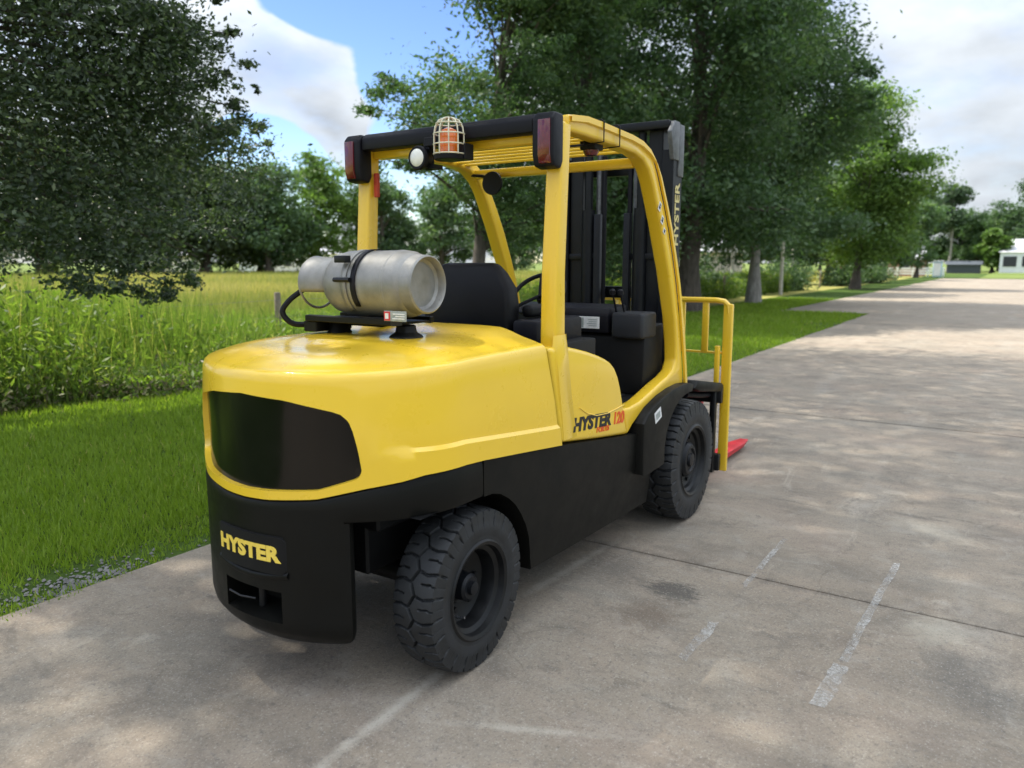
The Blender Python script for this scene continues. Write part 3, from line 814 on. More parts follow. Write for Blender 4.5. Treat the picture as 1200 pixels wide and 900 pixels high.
# beacon in its wire cage
bx, by, bz = .515, -.085, 2.075
bk_ = MB().box((.50, -.06, 2.125), (.60, .05, 2.165)).lathe([(-.018, 0), (-.018, .068), (.004, .072), (.010, .06), (.010, 0)], (bx, by, bz), 'z', 24).box((.53, -.16, 2.06), (.60, -.02, 2.13))
beacon = bk_.build('beacon_mount', 'black_plastic', lift, bevel=.003, seg=1)
MB().lathe([(.010, 0), (.010, .046), (.09, .044), (.112, .034), (.122, .016), (.124, 0)], (bx, by, bz), 'z', 24).build('beacon_dome', 'amber_lens', beacon)
cg = MB()
for k in range(10):
    a = 2 * math.pi * k / 10
    cg.tube([(bx + r * math.cos(a), by + r * math.sin(a), bz + h) for r, h in ((.070, .004), (.070, .09), (.064, .125), (.048, .152), (.02, .165), (0, .167))], .0034, 6)
for r, h in ((.071, .008), (.071, .05), (.070, .095), (.058, .140)):
    cg.tube([(bx + r * math.cos(2 * math.pi * k / 24), by + r * math.sin(2 * math.pi * k / 24), bz + h) for k in range(25)], .0034, 6)
cg.build('beacon_cage', 'white_wire', beacon)
# work lamp
wx, wy, wz = .49, .085, 2.078
wlamp = MB().lathe([(0, .050), (.012, .056), (.05, .050), (.085, .030), (.085, 0)], (wx, wy, wz), 'x', 24).box((.535, .02, 2.03), (.60, .09, 2.05)).box((.54, .05, 2.03), (.575, .085, 2.16)).build('work_lamp', 'black_plastic', lift)
MB().lathe([(-.008, 0), (-.006, .026), (0, .040), (.006, .044)], (wx, wy, wz), 'x', 24).build('lens', 'white_lens', wlamp)
# red strobe under the right rail, and cable ties
stb = MB().box((1.05, -.545, 2.135), (1.14, -.46, 2.200)).build('strobe', 'black_plastic', lift, bevel=.008)
MB().lathe([(-.022, 0), (-.02, .03), (0, .04), (.004, .04), (.004, 0)], (1.095, -.50, 2.132), 'z', 20).build('strobe_lens', 'red_lens', stb)
for x in (1.0, 1.17):
    MB().tube([(x, -.514, 2.15), (x, -.514, 2.255), (x, -.602, 2.255), (x, -.615, 2.245), (x, -.615, 2.155), (x, -.514, 2.15)], .0035, 6).build('cable_tie', 'black_plastic', lift)
MB().tube([(.70, -.50, 2.145), (.85, -.50, 2.125), (.95, -.50, 2.14), (1.06, -.50, 2.16)], .006, 6).build('strobe_cable', 'black_plastic', lift)
# belt on the left rear pillar, round mirror on the left hoop
MB().box((.655, .485, 1.93), (.675, .512, 2.05)).build('grab_strap', 'belt_red', lift, bevel=.005)
mir = MB().lathe([(0, 0), (0, .066), (.012, .068), (.05, .045), (.06, 0)], (1.47, .345, 2.06), 'x', 28).tube([(1.52, .345, 2.08), (1.52, .45, 2.11), (1.53, .53, 2.12)], .009, 8)
mir.build('mirror', 'black_plastic', lift)
# stickers on the right front pillar
for z, hh in ((1.905, .05), (1.835, .045), (1.775, .03)):
    x = interp(z, [1.639, 1.79, 1.919], [1.944, 1.87, 1.794]) - .075
    Mx = Matrix.Translation((x, -.5985, z)) @ Matrix.Rotation(R(29), 4, 'Y')
    st0 = MB().box((-.016, -.0015, -hh / 2), (.016, .0, hh / 2), Mx).build('warning_sticker', 'label_white', g1)
    MB().box((-.010, -.0025, -hh * .28), (.010, -.0016, hh * .05), Mx).box((-.009, -.0025, hh * .14), (.009, -.0016, hh * .3), Mx).build('sticker_print', 'label_black', g1)

# seat, cowl, floor, wheel
seat = empty('seat', (.8, 0, 1.2)); seat.parent = lift; seat.location = Vector((.8, 0, 1.2)) - ORG['forklift']
rows = []
for z, xa, xb, h0, h1 in [(1.26, .700, .81, -.275, .245), (1.40, .708, .82, -.275, .245), (1.48, .716, .82, -.262, .232), (1.55, .728, .815, -.215, .190), (1.60, .745, .80, -.170, .150)]:
    rows.append([(xa, h0, z), (xb, h0, z), (xb, h1, z), (xa, h1, z)])
sb = MB().grid(rows, closed=True); sb.add(rows[0], [(3, 2, 1, 0)]); sb.add(rows[-1], [(0, 1, 2, 3)])
bk = sb.build('backrest', 'vinyl', seat, bevel=.025, seg=3, smooth=60)
MB().prism([(.705, 1.34), (.714, 1.45), (.718, 1.49), (.726, 1.49), (.72, 1.34)], 1, -.16, .14).build('backrest_panel', 'black_plastic', seat, bevel=.002, seg=1)
MB().box((.80, -.25, 1.16), (1.28, .24, 1.29)).build('cushion', 'vinyl', seat, bevel=.035, seg=3)
MB().box((.80, -.345, 1.34), (1.15, -.285, 1.40)).build('armrest', 'vinyl', seat, bevel=.02, seg=3)
MB().box((.70, -.44, 1.20), (1.15, -.30, 1.335)).build('seat_console', 'black_plastic', lift, bevel=.02)
MB().box((.69, .29, 1.20), (1.15, .44, 1.33)).build('seat_console', 'black_plastic', lift, bevel=.02)
MB().box((.63, -.512, 1.02), (1.16, .512, 1.225)).build('seat_base', 'dark', lift, bevel=.01)
MB().box((1.16, -.50, .80), (2.10, .50, .835)).build('floor_plate', 'dark', lift, bevel=.004)
MB().prism([(1.78, .836), (1.80, 1.17), (1.86, 1.22), (2.08, 1.24), (2.08, .836)], 1, -.50, .50).build('front_cowl', 'dark', lift, bevel=.012)
dash = MB().prism([(1.75, 1.19), (1.745, 1.30), (1.78, 1.335), (2.0, 1.35), (2.0, 1.19)], 1, -.29, .42).build('dashboard', 'black_plastic', lift, bevel=.012)
MB().box((1.735, -.236, 1.215), (1.744, -.065, 1.285)).build('data_plate', 'label_white', dash, bevel=.002, seg=1)
MB().box((1.7325, -.135, 1.222), (1.7345, -.075, 1.278)).build('plate_print', 'label_grey', dash)
for z in (1.232, 1.244, 1.256, 1.268): MB().box((1.7325, -.222, z - .002), (1.7345, -.15 - random.uniform(0, .03), z + .002)).build('plate_line', 'label_grey', dash)
MB().box((1.74, -.56 + .05, 1.165), (1.95, -.31, 1.315)).build('instrument_pod', 'dash_grey', lift, bevel=.018, seg=3)
m = MB().tube([(1.80, .10, 1.20), (1.62, .10, 1.40)], .028, 10)
whl = m.build('steering_column', 'black_plastic', lift)
M = Matrix.Translation((1.60, .10, 1.42)) @ Matrix.Rotation(R(-42), 4, 'Y')
ring = [M @ Vector((.165 * math.cos(a), .165 * math.sin(a), 0)) for a in np.linspace(0, 2 * math.pi, 33)]
m = MB().tube(ring, .013, 8, caps=False)
for a in (0.3, 2.4, 4.5): m.tube([M @ Vector((0, 0, -.02)), M @ Vector((.165 * math.cos(a), .165 * math.sin(a), 0))], .010, 6)
m.build('steering_wheel', 'black_plastic', lift)
for y in (-.36, -.31): MB().tube([(1.82, y, 1.30), (1.76, y, 1.42)], .006, 6).lathe([(-.02, 0), (-.015, .016), (.01, .018), (.02, .008), (.02, 0)], (1.757, y, 1.43), 'z', 12).build('lever', 'black_plastic', lift)
MB().box((1.42, -.42, .836), (1.72, -.10, .845)).build('floor_mat', 'rubber', lift)
MB().box((1.62, -.24, .87), (1.66, -.13, .95)).build('pedal', 'rubber', lift, bevel=.006)

# wheels
def seg_dist(px, py, segs, wrap):
    d = np.full(px.shape, 9.0)
    for (x0, y0, x1, y1) in segs:
        for sh in (-wrap, 0, wrap):
            ax, ay, bx_, by_ = x0 + sh, y0, x1 + sh, y1
            dx, dy = bx_ - ax, by_ - ay
            t_ = np.clip(((px - ax) * dx + (py - ay) * dy) / (dx * dx + dy * dy), 0, 1)
            d = np.minimum(d, np.hypot(px - ax - t_ * dx, py - ay - t_ * dy))
    return d
def tyre_mesh(name, rad, w, rim, nlug, nseg, depth=.016):
    """tread cut by a zigzag centre groove and slanting side grooves; sidewall with bead ridges"""
    prof = []
    sh = rad - .018
    side = [(.50, rim), (.52, rim + .010), (.505, rim + .022), (.515, rim + .028), (.53, rim + .05), (.535, (rim + rad) / 2), (.52, rad - .06), (.515, rad - .045)]
    prof += [(-a * w, r) for a, r in side]
    ntread = 54
    tv = np.linspace(-.5, .5, ntread)
    prof += [(-.505 * w, rad - .032)]
    prof += [(u * w, rad - .006 * (abs(u) * 2) ** 4 - .004 * (abs(u) * 2) ** 2) for u in tv]
    prof += [(.505 * w, rad - .032)]
    prof += [(a * w, r) for a, r in side[::-1]]
    prof = np.array(prof)
    th = np.linspace(0, 2 * np.pi, nseg, endpoint=False)
    Y = np.repeat(prof[:, 0][:, None], nseg, 1); RR = np.repeat(prof[:, 1][:, None], nseg, 1)
    circ = 2 * np.pi * rad; p = circ / nlug
    S = np.repeat((th * rad)[None, :], len(prof), 0)
    ph = np.mod(S, p)
    segs = []
    h = w / 2
    segs += [(0, .07 * w, p / 2, -.07 * w), (p / 2, -.07 * w, p, .07 * w)]
    segs += [(0, .07 * w, -.10 * p, .28 * w), (-.10 * p, .28 * w, .05 * p, .62 * w)]
    segs += [(p / 2, -.07 * w, .60 * p, -.28 * w), (.60 * p, -.28 * w, .45 * p, -.62 * w)]
    thin = [(.5 * p, .20 * w, .46 * p, .40 * w), (0, -.20 * w, -.04 * p, -.40 * w), (.5 * p, .42 * w, .55 * p, .62 * w), (0, -.42 * w, .05 * p, -.62 * w)]
    d1 = seg_dist(ph, Y, segs, p); d2 = seg_dist(ph, Y, thin, p)
    gw = .0050 * (w / .2)
    g = np.clip((gw - d1) / .0032 + .5, 0, 1); g2 = np.clip((gw * .55 - d2) / .003 + .5, 0, 1) * .75
    near = np.clip((prof[:, 1] - (rad - .075)) / .03, 0, 1)[:, None]
    RR = RR - depth * np.maximum(g, g2) * near
    edge = np.clip((prof[:, 1] - (rad - .07)) / .02, 0, 1)[:, None] * (np.abs(prof[:, 0]) > .5 * w)[:, None]
    Y = Y - np.sign(Y) * .007 * g * edge
    X = RR * np.cos(th)[None, :]; Z = RR * np.sin(th)[None, :]
    n = len(prof)
    vs = np.stack([X, Y, Z], -1).reshape(-1, 3)
    fs = []
    for i in range(n - 1):
        for k in range(nseg):
            k2 = (k + 1) % nseg
            fs.append((i * nseg + k, (i + 1) * nseg + k, (i + 1) * nseg + k2, i * nseg + k2))
    me = bpy.data.meshes.new(name); me.from_pydata([tuple(v_) for v_ in vs], [], fs); me.materials.append(MATS['rubber'])
    for q in me.polygons: q.use_smooth = True
    me.set_sharp_from_angle(angle=R(38))
    return me
def local_mesh(name, mb, mat, bevel=0, smooth=35):
    o = mb.build(name, mat, None, bevel=bevel, smooth=smooth); me = o.data
    for v_ in me.vertices: v_.co = Vector(v_.co) + o.location
    bpy.data.objects.remove(o); return me
def wheel_set(rad, w, rim, nlug, deep):
    """outer face towards -y"""
    ty = tyre_mesh('tyre', rad, w, rim, nlug, 680)
    o = -w / 2
    pr = [(o - .004, rim + .012), (o - .010, rim + .004), (o - .004, rim - .010), (o + .020, rim - .016), (o + .030, rim - .034), (o + .05, rim - .040), (o + deep, rim - .046), (o + deep + .012, rim - .075), (o + deep + .02, .075), (o + deep + .008, .070), (o + deep + .03, .001)]
    rm_ = local_mesh('rim', MB().lathe(pr, (0, 0, 0), 'y', 48, cap=False).lathe([(w / 2, rim), (w / 2 - .02, rim - .03), (w / 2 - .02, 0)], (0, 0, 0), 'y', 32, cap=False), 'black_steel', smooth=30)
    hb = MB()
    if deep > .06: hb.lathe([(o + deep + .02, .058), (o + deep - .035, .055), (o + deep - .045, .045), (o + deep - .045, .028), (o + deep - .062, .026), (o + deep - .068, 0)], (0, 0, 0), 'y', 24)
    else: hb.lathe([(o + deep + .02, .112), (o + deep - .012, .110), (o + deep - .03, .092), (o + deep - .032, .075), (o + deep - .020, .068), (o + deep - .024, .045), (o + deep - .040, .04), (o + deep - .044, 0)], (0, 0, 0), 'y', 32)
    hub = local_mesh('hub', hb, 'mast_steel')
    nut = local_mesh('lug_nut', MB().lathe([(0, .013), (-.014, .012), (-.016, .0)], (0, 0, 0), 'y', 6), 'black_steel', smooth=20)
    return ty, rm_, hub, nut
def put_wheel(pos, ms, side, steer=0, rot=0.0, deep=.05, w=.2, nr=.13, nn=8, stem=True):
    ty, rm_, hub, nut = ms
    e = empty('wheel', pos); e.parent = lift; e.location = Vector(pos) - ORG['forklift']
    e.rotation_euler = (0, 0, (math.pi if side > 0 else 0) + R(steer))
    for nm, me in (('tyre', ty), ('rim', rm_), ('hub', hub)):
        o_ = bpy.data.objects.new(nm, me); COL.objects.link(o_); o_.parent = e; o_.rotation_euler = (0, rot, 0)
    for k in range(nn):
        a = 2 * math.pi * k / nn + rot
        o_ = bpy.data.objects.new('lug_nut', nut); COL.objects.link(o_); o_.parent = e
        o_.location = (nr * math.cos(a), -w / 2 + deep + .014, nr * math.sin(a))
    if stem:
        mst = bpy.data.meshes.get('valve_stem')
        if mst is None: mst = local_mesh('valve_stem', MB().tube([(0, 0, 0), (.006, -.03, 0), (.01, -.055, .004)], .006, 8), 'rod_chrome')
        o_ = bpy.data.objects.new('valve_stem', mst); COL.objects.link(o_); o_.parent = e
        o_.location = (-.05, -w / 2 + deep + .015, -.115)
RW = wheel_set(.325, .178, .190, 22, .085)
FW = wheel_set(.378, .225, .215, 25, .045)
put_wheel((0, -.516, .3245), RW, -1, 2.0, .1, .085, .178, .100, 6)
put_wheel((0, .516, .3245), RW, 1, 2.0, .5, .085, .178, .100, 6, False)
put_wheel((2.215, -.555, .377), FW, -1, 0, .3, .045, .225, .145, 8, False)
put_wheel((2.215, .555, .377), FW, 1, 0, .7, .045, .225, .145, 8, False)

# front fenders: a thin guard wrapped round the back and top of each drive tyre
def fender_mb():
    m = MB(); cxw, czw = 2.215, .377
    ang = [200, 188, 176, 164, 152, 140, 128, 114, 100]
    rows = []
    for a in ang:
        r0 = .425
        x, z = cxw + r0 * math.cos(R(a)), czw + r0 * math.sin(R(a))
        rows.append((x, z))
    outp = [(1.70, .50), (1.60, .55), (1.50, .66), (1.505, .80), (1.60, .83), (1.74, .862), (1.90, .882), (2.06, .892), (2.19, .885)]
    prof = [(max(x, 1.80), z) for x, z in rows]
    # wedge-shaped shell: outer skin follows the guard, inner edge follows the tyre
    skin = [(1.475, .450), (1.470, .60), (1.478, .735), (1.53, .778), (1.61, .812), (1.75, .848), (1.90, .872), (2.06, .880), (2.20, .866)]
    inn = [(1.775, .450), (1.775, .54), (1.80, .63), (1.85, .70), (1.92, .757), (2.00, .795), (2.08, .812), (2.15, .818), (2.20, .816)]
    ye = -.652
    r1 = [[(x, -.50, z) for x, z in skin], [(x, ye + .02, z) for x, z in skin], [(x + .006, ye + .004, z - .004) for x, z in skin], [(x + .02, ye, z - .012) for x, z in skin], [(x, ye, z) for x, z in inn], [(x + .004, ye + .03, z - .004) for x, z in inn], [(x, -.50, z) for x, z in inn]]
    m.grid(r1)
    return m
fmb = fender_mb(); fd = fmb.build('fender', 'black_paint', lift, smooth=35); mirror(fmb).build('fender', 'black_paint', lift, smooth=35)
Mx = Matrix.Translation((1.66, -.6525, .755)) @ Matrix.Rotation(R(-18), 4, 'Y')
MB().box((-.045, -.002, -.032), (.045, 0, .032), Mx).build('warning_sticker', 'label_white', fd)
MB().box((-.028, -.003, -.018), (.028, -.002, .018), Mx).build('sticker_print', 'label_grey', fd)

# mast
mast = empty('mast', (2.45, 0, 0)); mast.parent = lift; mast.location = Vector((2.45, 0, 0)) - ORG['forklift']
def channel(y0, y1, x0, x1, z0, z1, web=.018, open_in=True):
    """C-section opening inwards, on the right (y0 outer, y1 inner)"""
    prof = [(x0, y0), (x1, y0), (x1, y1), (x1 - .028, y1), (x1 - .028, y0 + web), (x0 + .028, y0 + web), (x0 + .028, y1), (x0, y1)]
    return MB().prism(prof, 2, z0, z1)
def both(mb, name, mat, parent, **k):
    a = mb.build(name, mat, parent, **k); mirror(mb).build(name, mat, parent, **k); return a
orail = both(channel(-.415, -.335, 2.37, 2.52, .13, 2.30), 'outer_rail', 'mast_steel', mast, bevel=.004, seg=1)
both(channel(-.330, -.235, 2.40, 2.53, .16, 2.44), 'inner_rail', 'mast_steel', mast, bevel=.004, seg=1)
both(MB().tube([(2.40, -.190, .2), (2.40, -.190, 1.95)], .046, 14), 'lift_cylinder', 'mast_steel', mast)
both(MB().tube([(2.40, -.190, 1.95), (2.40, -.190, 2.42)], .028, 12), 'cylinder_rod', 'mast_steel', mast)
both(MB().tube([(2.45, -.135, .4), (2.45, -.135, 2.40)], .022, 8), 'lift_chain', 'mast_lit_chain_grey', mast)
both(MB().tube([(2.44, -.095, .4), (2.44, -.095, 2.30)], .018, 8), 'mast_hose', 'black_plastic', mast)
both(MB().box((2.36, -.13, .3), (2.40, -.085, 1.92)), 'hose_guide', 'mast_steel', mast, bevel=.004)
both(MB().prism([(2.44, 2.235), (2.44, 2.47), (2.36, 2.47), (2.30, 2.40), (2.35, 2.235)], 1, -.425, -.395), 'mast_head', 'mast_lit_chain_grey', mast, bevel=.006)
both(MB().box((2.44, -.424, 2.14), (2.525, -.395, 2.46)), 'head_plate', 'mast_lit_chain_grey', mast, bevel=.006)
MB().box((2.33, -.394, 2.425), (2.53, .394, 2.475)).build('top_crossmember', 'mast_steel', mast, bevel=.008)
MB().box((2.55, -.394, 2.18), (2.60, .394, 2.27)).build('upper_crossmember', 'mast_steel', mast, bevel=.008)
MB().box((2.54, -.335, 1.36), (2.58, .335, 1.44)).build('middle_crossmember', 'mast_steel', mast, bevel=.008)
MB().box((2.54, -.394, .16), (2.60, .394, .30)).build('lower_crossmember', 'mast_steel', mast, bevel=.008)
both(MB().box((2.385, -.335, 1.62), (2.40, -.10, 1.66)), 'hose_bracket', 'mast_steel', mast, bevel=.003)
both(MB().tube([(1.80, -.30, .70), (2.38, -.34, .95)], .035, 12), 'tilt_cylinder', 'black_steel', mast)
text_mb('HYSTER', .100, lambda u, v, w: (2.447 - v, -.4160 - w, 1.900 + u), bold=.002, depth=.003, sx=1.12).build('lettering', 'letter_cream', mast)

# carriage, load backrest and forks
car = empty('carriage', (2.98, 0, 0)); car.parent = lift; car.location = Vector((2.98, 0, 0)) - ORG['forklift']
MB().box((2.93, -.60, .62), (2.98, .60, .74)).build('upper_bar', 'black_steel', car, bevel=.006)
MB().box((2.93, -.60, .13), (2.98, .60, .25)).build('lower_bar', 'black_steel', car, bevel=.006)
for y in (-.575, -.30, .26, .535):
    MB().box((2.88, y, .125), (2.929, y + .04, .76)).build('carriage_plate', 'black_steel', car, bevel=.006)
both(MB().box((2.53, -.32, .55), (2.879, -.27, .78)), 'carriage_arm', 'black_steel', car, bevel=.01)
both(MB().prism([(2.40, .80), (2.46, .845), (2.95, .765), (2.99, .745), (2.95, .70), (2.50, .765)], 1, -.60, -.44), 'hose_shroud', 'black_paint', car, bevel=.012)
both(MB().tube([(2.45, -.52, .745), (2.70, -.53, .705), (2.92, -.53, .68)], .016, 8), 'carriage_hose', 'black_plastic', car)
both(MB().box((3.02, -.628, .11), (3.055, -.560, 1.315)), 'backrest_post', 'yellow_guard', car, bevel=.010, seg=3)
MB().tube([(3.0375, -.594, 1.25), (3.0375, -.588, 1.305), (3.0375, -.56, 1.330), (3.0375, -.50, 1.338), (3.0375, 0, 1.338), (3.0375, .50, 1.338), (3.0375, .56, 1.330), (3.0375, .588, 1.305), (3.0375, .594, 1.25)], .021, 10).build('top_tube', 'yellow_guard', car)
for y in (-.43, -.255, -.085, .085, .255, .43):
    MB().box((3.024, y - .023, .970), (3.050, y + .023, 1.328)).build('backrest_bar', 'yellow_guard', car, bevel=.006)
MB().box((3.030, -.559, .958), (3.046, .559, .976)).build('middle_rail', 'yellow_guard', car, bevel=.006)
both(MB().box((2.985, -.553, .60), (3.02, -.520, 1.02)), 'backrest_brace', 'yellow_guard', car, bevel=.006)
def fork_mb(y):
    m = MB()
    prof = [(2.985, .70), (2.985, .12), (3.00, .062), (3.03, .045), (3.06, .042), (4.10, .050), (4.33, .060), (4.335, .066), (4.10, .078), (3.10, .098), (3.045, .115), (3.035, .15), (3.035, .70)]
    m.prism(prof, 1, y - .065, y + .065)
    # rounded tip: pull the last corners in
    m.v = [(x, yy if x < 4.2 else y + (yy - y) * .55, z) for x, yy, z in m.v]
    return m
for y in (-.375, .375): fork_mb(y).build('fork', 'red_paint', car, bevel=.006)

# tank cradle and fuel hose
ty_, tx_, tz_ = .0, .13, 1.512
cr = MB().box((.04, -.20, 1.350), (.22, .34, 1.360)).box((.01, -.20, 1.346), (.04, .34, 1.374)).box((.22, -.20, 1.346), (.25, .34, 1.374)).lathe([(0, .075), (.015, .07), (.03, .045), (.06, .04), (.062, 0)], (.11, -.16, 1.284), 'z', 20).lathe([(0, .06), (.02, .05), (.06, .04)], (.13, .25, 1.284), 'z', 16).box((.02, .28, 1.30), (.24, .36, 1.346))
cradle = cr.build('tank_cradle', 'black_paint', lift, bevel=.004, seg=1)
for y, w_ in ((.075, .030), (-.0, .0)):
    if w_:
        st = [(tx_ + (.1445) * math.cos(a), tz_ + .1445 * math.sin(a)) for a in np.linspace(R(-55), R(235), 30)]
        rows = [[(x, y + s_ * w_ / 2, z) for x, z in st] for s_ in (-1, 1)]
        m = MB().grid(rows); sto = m.build('tank_strap', 'aluminium', lift); sd_ = sto.modifiers.new('solid', 'SOLIDIFY'); sd_.thickness = .004
MB().box((-.03, .045, 1.60), (.01, .105, 1.63)).build('strap_latch', 'black_steel', lift, bevel=.004)
MB().tube([(-.018, .03, 1.53), (-.018, .12, 1.53)], .010, 8).build('strap_bolt', 'black_steel', lift)
st = [(tx_ + .1455 * math.cos(a), tz_ + .1455 * math.sin(a)) for a in np.linspace(R(-40), R(220), 26)]
m = MB().grid([[(x, .020 + s_ * .013, z) for x, z in st] for s_ in (-1, 1)]); o = m.build('tank_strap', 'black_plastic', lift); sd_ = o.modifiers.new('solid', 'SOLIDIFY'); sd_.thickness = .004
hose = [(.10, .40, 1.50), (.06, .42, 1.47), (.02, .45, 1.43), (.0, .47, 1.38), (.03, .44, 1.33), (.10, .38, 1.325), (.2, .30, 1.33), (.3, .20, 1.32), (.42, .1, 1.31)]
def smooth_path(p, n=6):
    p = [Vector(q) for q in p]; out = []
    for i in range(len(p) - 1):
        a, b, c, d = p[max(0, i - 1)], p[i], p[i + 1], p[min(len(p) - 1, i + 2)]
        for k in range(n):
            t_ = k / n
            out.append(0.5 * ((2 * b) + (c - a) * t_ + (2 * a - 5 * b + 4 * c - d) * t_ ** 2 + (3 * b - a - 3 * c + d) * t_ ** 3))
    return out + [p[-1]]
MB().tube(smooth_path(hose), .013, 8).build('fuel_hose', 'black_plastic', lift)
lb = MB().box((-.05, -.30, 1.372), (-.046, -.185, 1.412)).build('tank_label', 'label_grey', cradle, bevel=.001, seg=1)
# (label faces the rear)
MB().box((-.052, -.218, 1.374), (-.0505, -.187, 1.410)).build('label_field', 'label_red', cradle)
MB().box((-.0535, -.211, 1.381), (-.052, -.194, 1.403)).build('label_mark', 'label_white', cradle)
for z in (1.383, 1.392, 1.401): MB().box((-.052, -.294, z - .0022), (-.0505, -.228 - random.uniform(0, .02), z + .0022)).build('label_line', 'label_white', cradle)
MB().box((-.046, -.235, 1.352), (.0, -.215, 1.392)).build('label_bracket', 'black_steel', cradle)

gas = empty('gas_cylinder', (tx_, .03, tz_ - .14), 'grey aluminium gas cylinder lying across the back of the yellow forklift', 'gas cylinder')
prof = [(-.228, 0), (-.228, .092), (-.236, .104), (-.262, .108), (-.270, .113), (-.264, .1195), (-.220, .1215), (-.212, .1225), (-.206, .128), (-.185, .1355), (-.160, .139), (-.140, .1395), (-.137, .1415), (-.128, .1415), (-.125, .1395), (.13, .139), (.155, .138), (.20, .128), (.235, .105), (.255, .075), (.26, 0)]
MB().lathe(prof, (tx_, 0, tz_), 'y', 48).build('shell', 'aluminium', gas, smooth=28)
# collar with hand opening: an open ring with a gap below
cp = []
angs = np.linspace(R(-58), R(200), 30)
co = MB().grid([[(tx_ + r_ * math.cos(a), y, tz_ + r_ * math.sin(a)) for a in angs] for r_, y in ((.112, .225), (.113, .36), (.118, .372), (.113, .376))])
o = co.build('collar', 'aluminium', gas); sd_ = o.modifiers.new('solid', 'SOLIDIFY'); sd_.thickness = .004
MB().tube([(tx_ + .113 * math.cos(a), .373, tz_ + .113 * math.sin(a)) for a in np.linspace(0, 2 * math.pi, 33)], .006, 8, False).build('collar_rim', 'aluminium', gas)
MB().tube([(tx_, .25, tz_), (tx_, .33, tz_)], .022, 10).tube([(tx_, .32, tz_), (tx_ - .05, .37, tz_ - .01)], .016, 8).lathe([(0, .03), (.025, .03), (.025, 0)], (tx_, .325, tz_), 'y', 12).build('valve', 'black_steel', gas)

# ------------------------------------------------------------------ vegetation helpers
def leaf_quads(P, size, aspect=0.5, up=0.0, droop=None):
    n = len(P)
    d = rng.normal(size=(n, 3)); d[:, 2] = d[:, 2] * .7 + up
    d /= np.linalg.norm(d, axis=1)[:, None]
    e = rng.normal(size=(n, 3)); e -= (e * d).sum(1)[:, None] * d; e /= np.linalg.norm(e, axis=1)[:, None]
    L = (size * rng.uniform(.45, 1.55, n))[:, None]; W = L * aspect
    return np.stack([P - d * L * .5, P + e * W * .5 - d * L * .05, P + d * L * .5, P - e * W * .5 - d * L * .05], 1).reshape(-1, 3)
def clump_points(ells, n, sub=60, spread=.30, shell=.45):
    """ells: (cx,cy,cz,rx,ry,rz); leaves gather in twig clusters near the surface"""
    vol = np.array([(e[3] * e[4] * e[5]) ** .75 for e in ells]); vol /= vol.sum()
    out = []; centers = []; tints = []
    for e, w in zip(ells, vol):
        k = max(3, int(sub * len(ells) * w)); nn = max(30, int(n * w))
        u = rng.normal(size=(k, 3)); u /= np.linalg.norm(u, axis=1)[:, None]
        rr = rng.uniform(shell, 1.0, k) ** .7
        c = np.array(e[:3]) + u * rr[:, None] * np.array(e[3:])
        wt = rng.uniform(.3, 1.7, k); wt /= wt.sum()
        ix = rng.choice(k, nn, p=wt)
        sg = spread * np.mean(e[3:]) * rng.uniform(.55, 1.25, k)
        g = rng.normal(size=(nn, 3)) * sg[ix][:, None] * np.array((1, 1, .62))
        out.append(c[ix] + g); centers.append(c); tints.append(rng.uniform(0, 1, k)[ix])
    clump_points.tint = np.concatenate(tints)
    return np.concatenate(out), np.concatenate(centers)
def trunk_mb(base, top, r0, r1, bend=.15, n=8):
    b, t_ = Vector(base), Vector(top); pts = []; rs = []
    ax = Vector((random.uniform(-1, 1), random.uniform(-1, 1), 0)) * bend
    for i in range(n + 1):
        f = i / n
        pts.append(b.lerp(t_, f) + ax * math.sin(f * math.pi) * (t_ - b).length * .2)
        rs.append((r0 + (r1 - r0) * f) * (1.0 + .7 * max(0, .12 - f) / .12))
    return pts, rs
def tree(name, base, height, r0, ells, nleaf, size, mat, label, cat='tree', group=None, bark='bark', trunk_top=None, sub=60, spread=.30, aspect=.5, limbs=10):
    root = empty(name, base, label, cat, group)
    tt = trunk_top if trunk_top is not None else (base[0], base[1], height * .8)
    pts, rs = trunk_mb(base, tt, r0, r0 * .3)
    m = MB().tube(pts, rs, 10)
    P, C = clump_points(ells, nleaf, sub, spread)
    tint = np.clip(.62 * clump_points.tint ** 1.3 + .38 * rng.uniform(0, 1, len(P)), 0, 1)
    idx = rng.choice(len(C), min(limbs * 3, len(C)), replace=False)
    for j, i in enumerate(idx):
        c = Vector(C[i]); 
        f = max(.25, min(.95, (c.z - base[2]) / max(.1, (tt[2] - base[2])) * .75)); k = int(f * (len(pts) - 1))
        s = pts[k]; mid = s.lerp(c, .5) + Vector((0, 0, .12 * (c - s).length))
        rb = rs[k] * .45
        m.tube([s, s.lerp(mid, .5) + Vector((0, 0, .03)), mid, c], [rb, rb * .7, rb * .45, rb * .12], 5)
    m.build('trunk', bark, root, smooth=60)
    np_mesh('crown', leaf_quads(P, size, aspect), None, 4, mat, root, tint)
    return root
def crown(cx, cy, z0, z1, r, n, jx=.5, seed=0, rr=(.32, .5)):
    """a lobed crown: a ring of overlapping ellipsoids between z0 and z1"""
    g = np.random.default_rng(seed); out = []
    for i in range(n):
        f = (i + .5) / n; z = z0 + (z1 - z0) * f
        a = g.uniform(0, 2 * math.pi); prof_ = math.sin(math.pi * min(.97, max(.06, f * .86 + .12))) ** .7
        d = r * prof_ * g.uniform(.35, .75); s = r * g.uniform(*rr)
        out.append((cx + d * math.cos(a), cy + d * math.sin(a), z, s * 1.1, s * 1.1, s * .8))
    return out

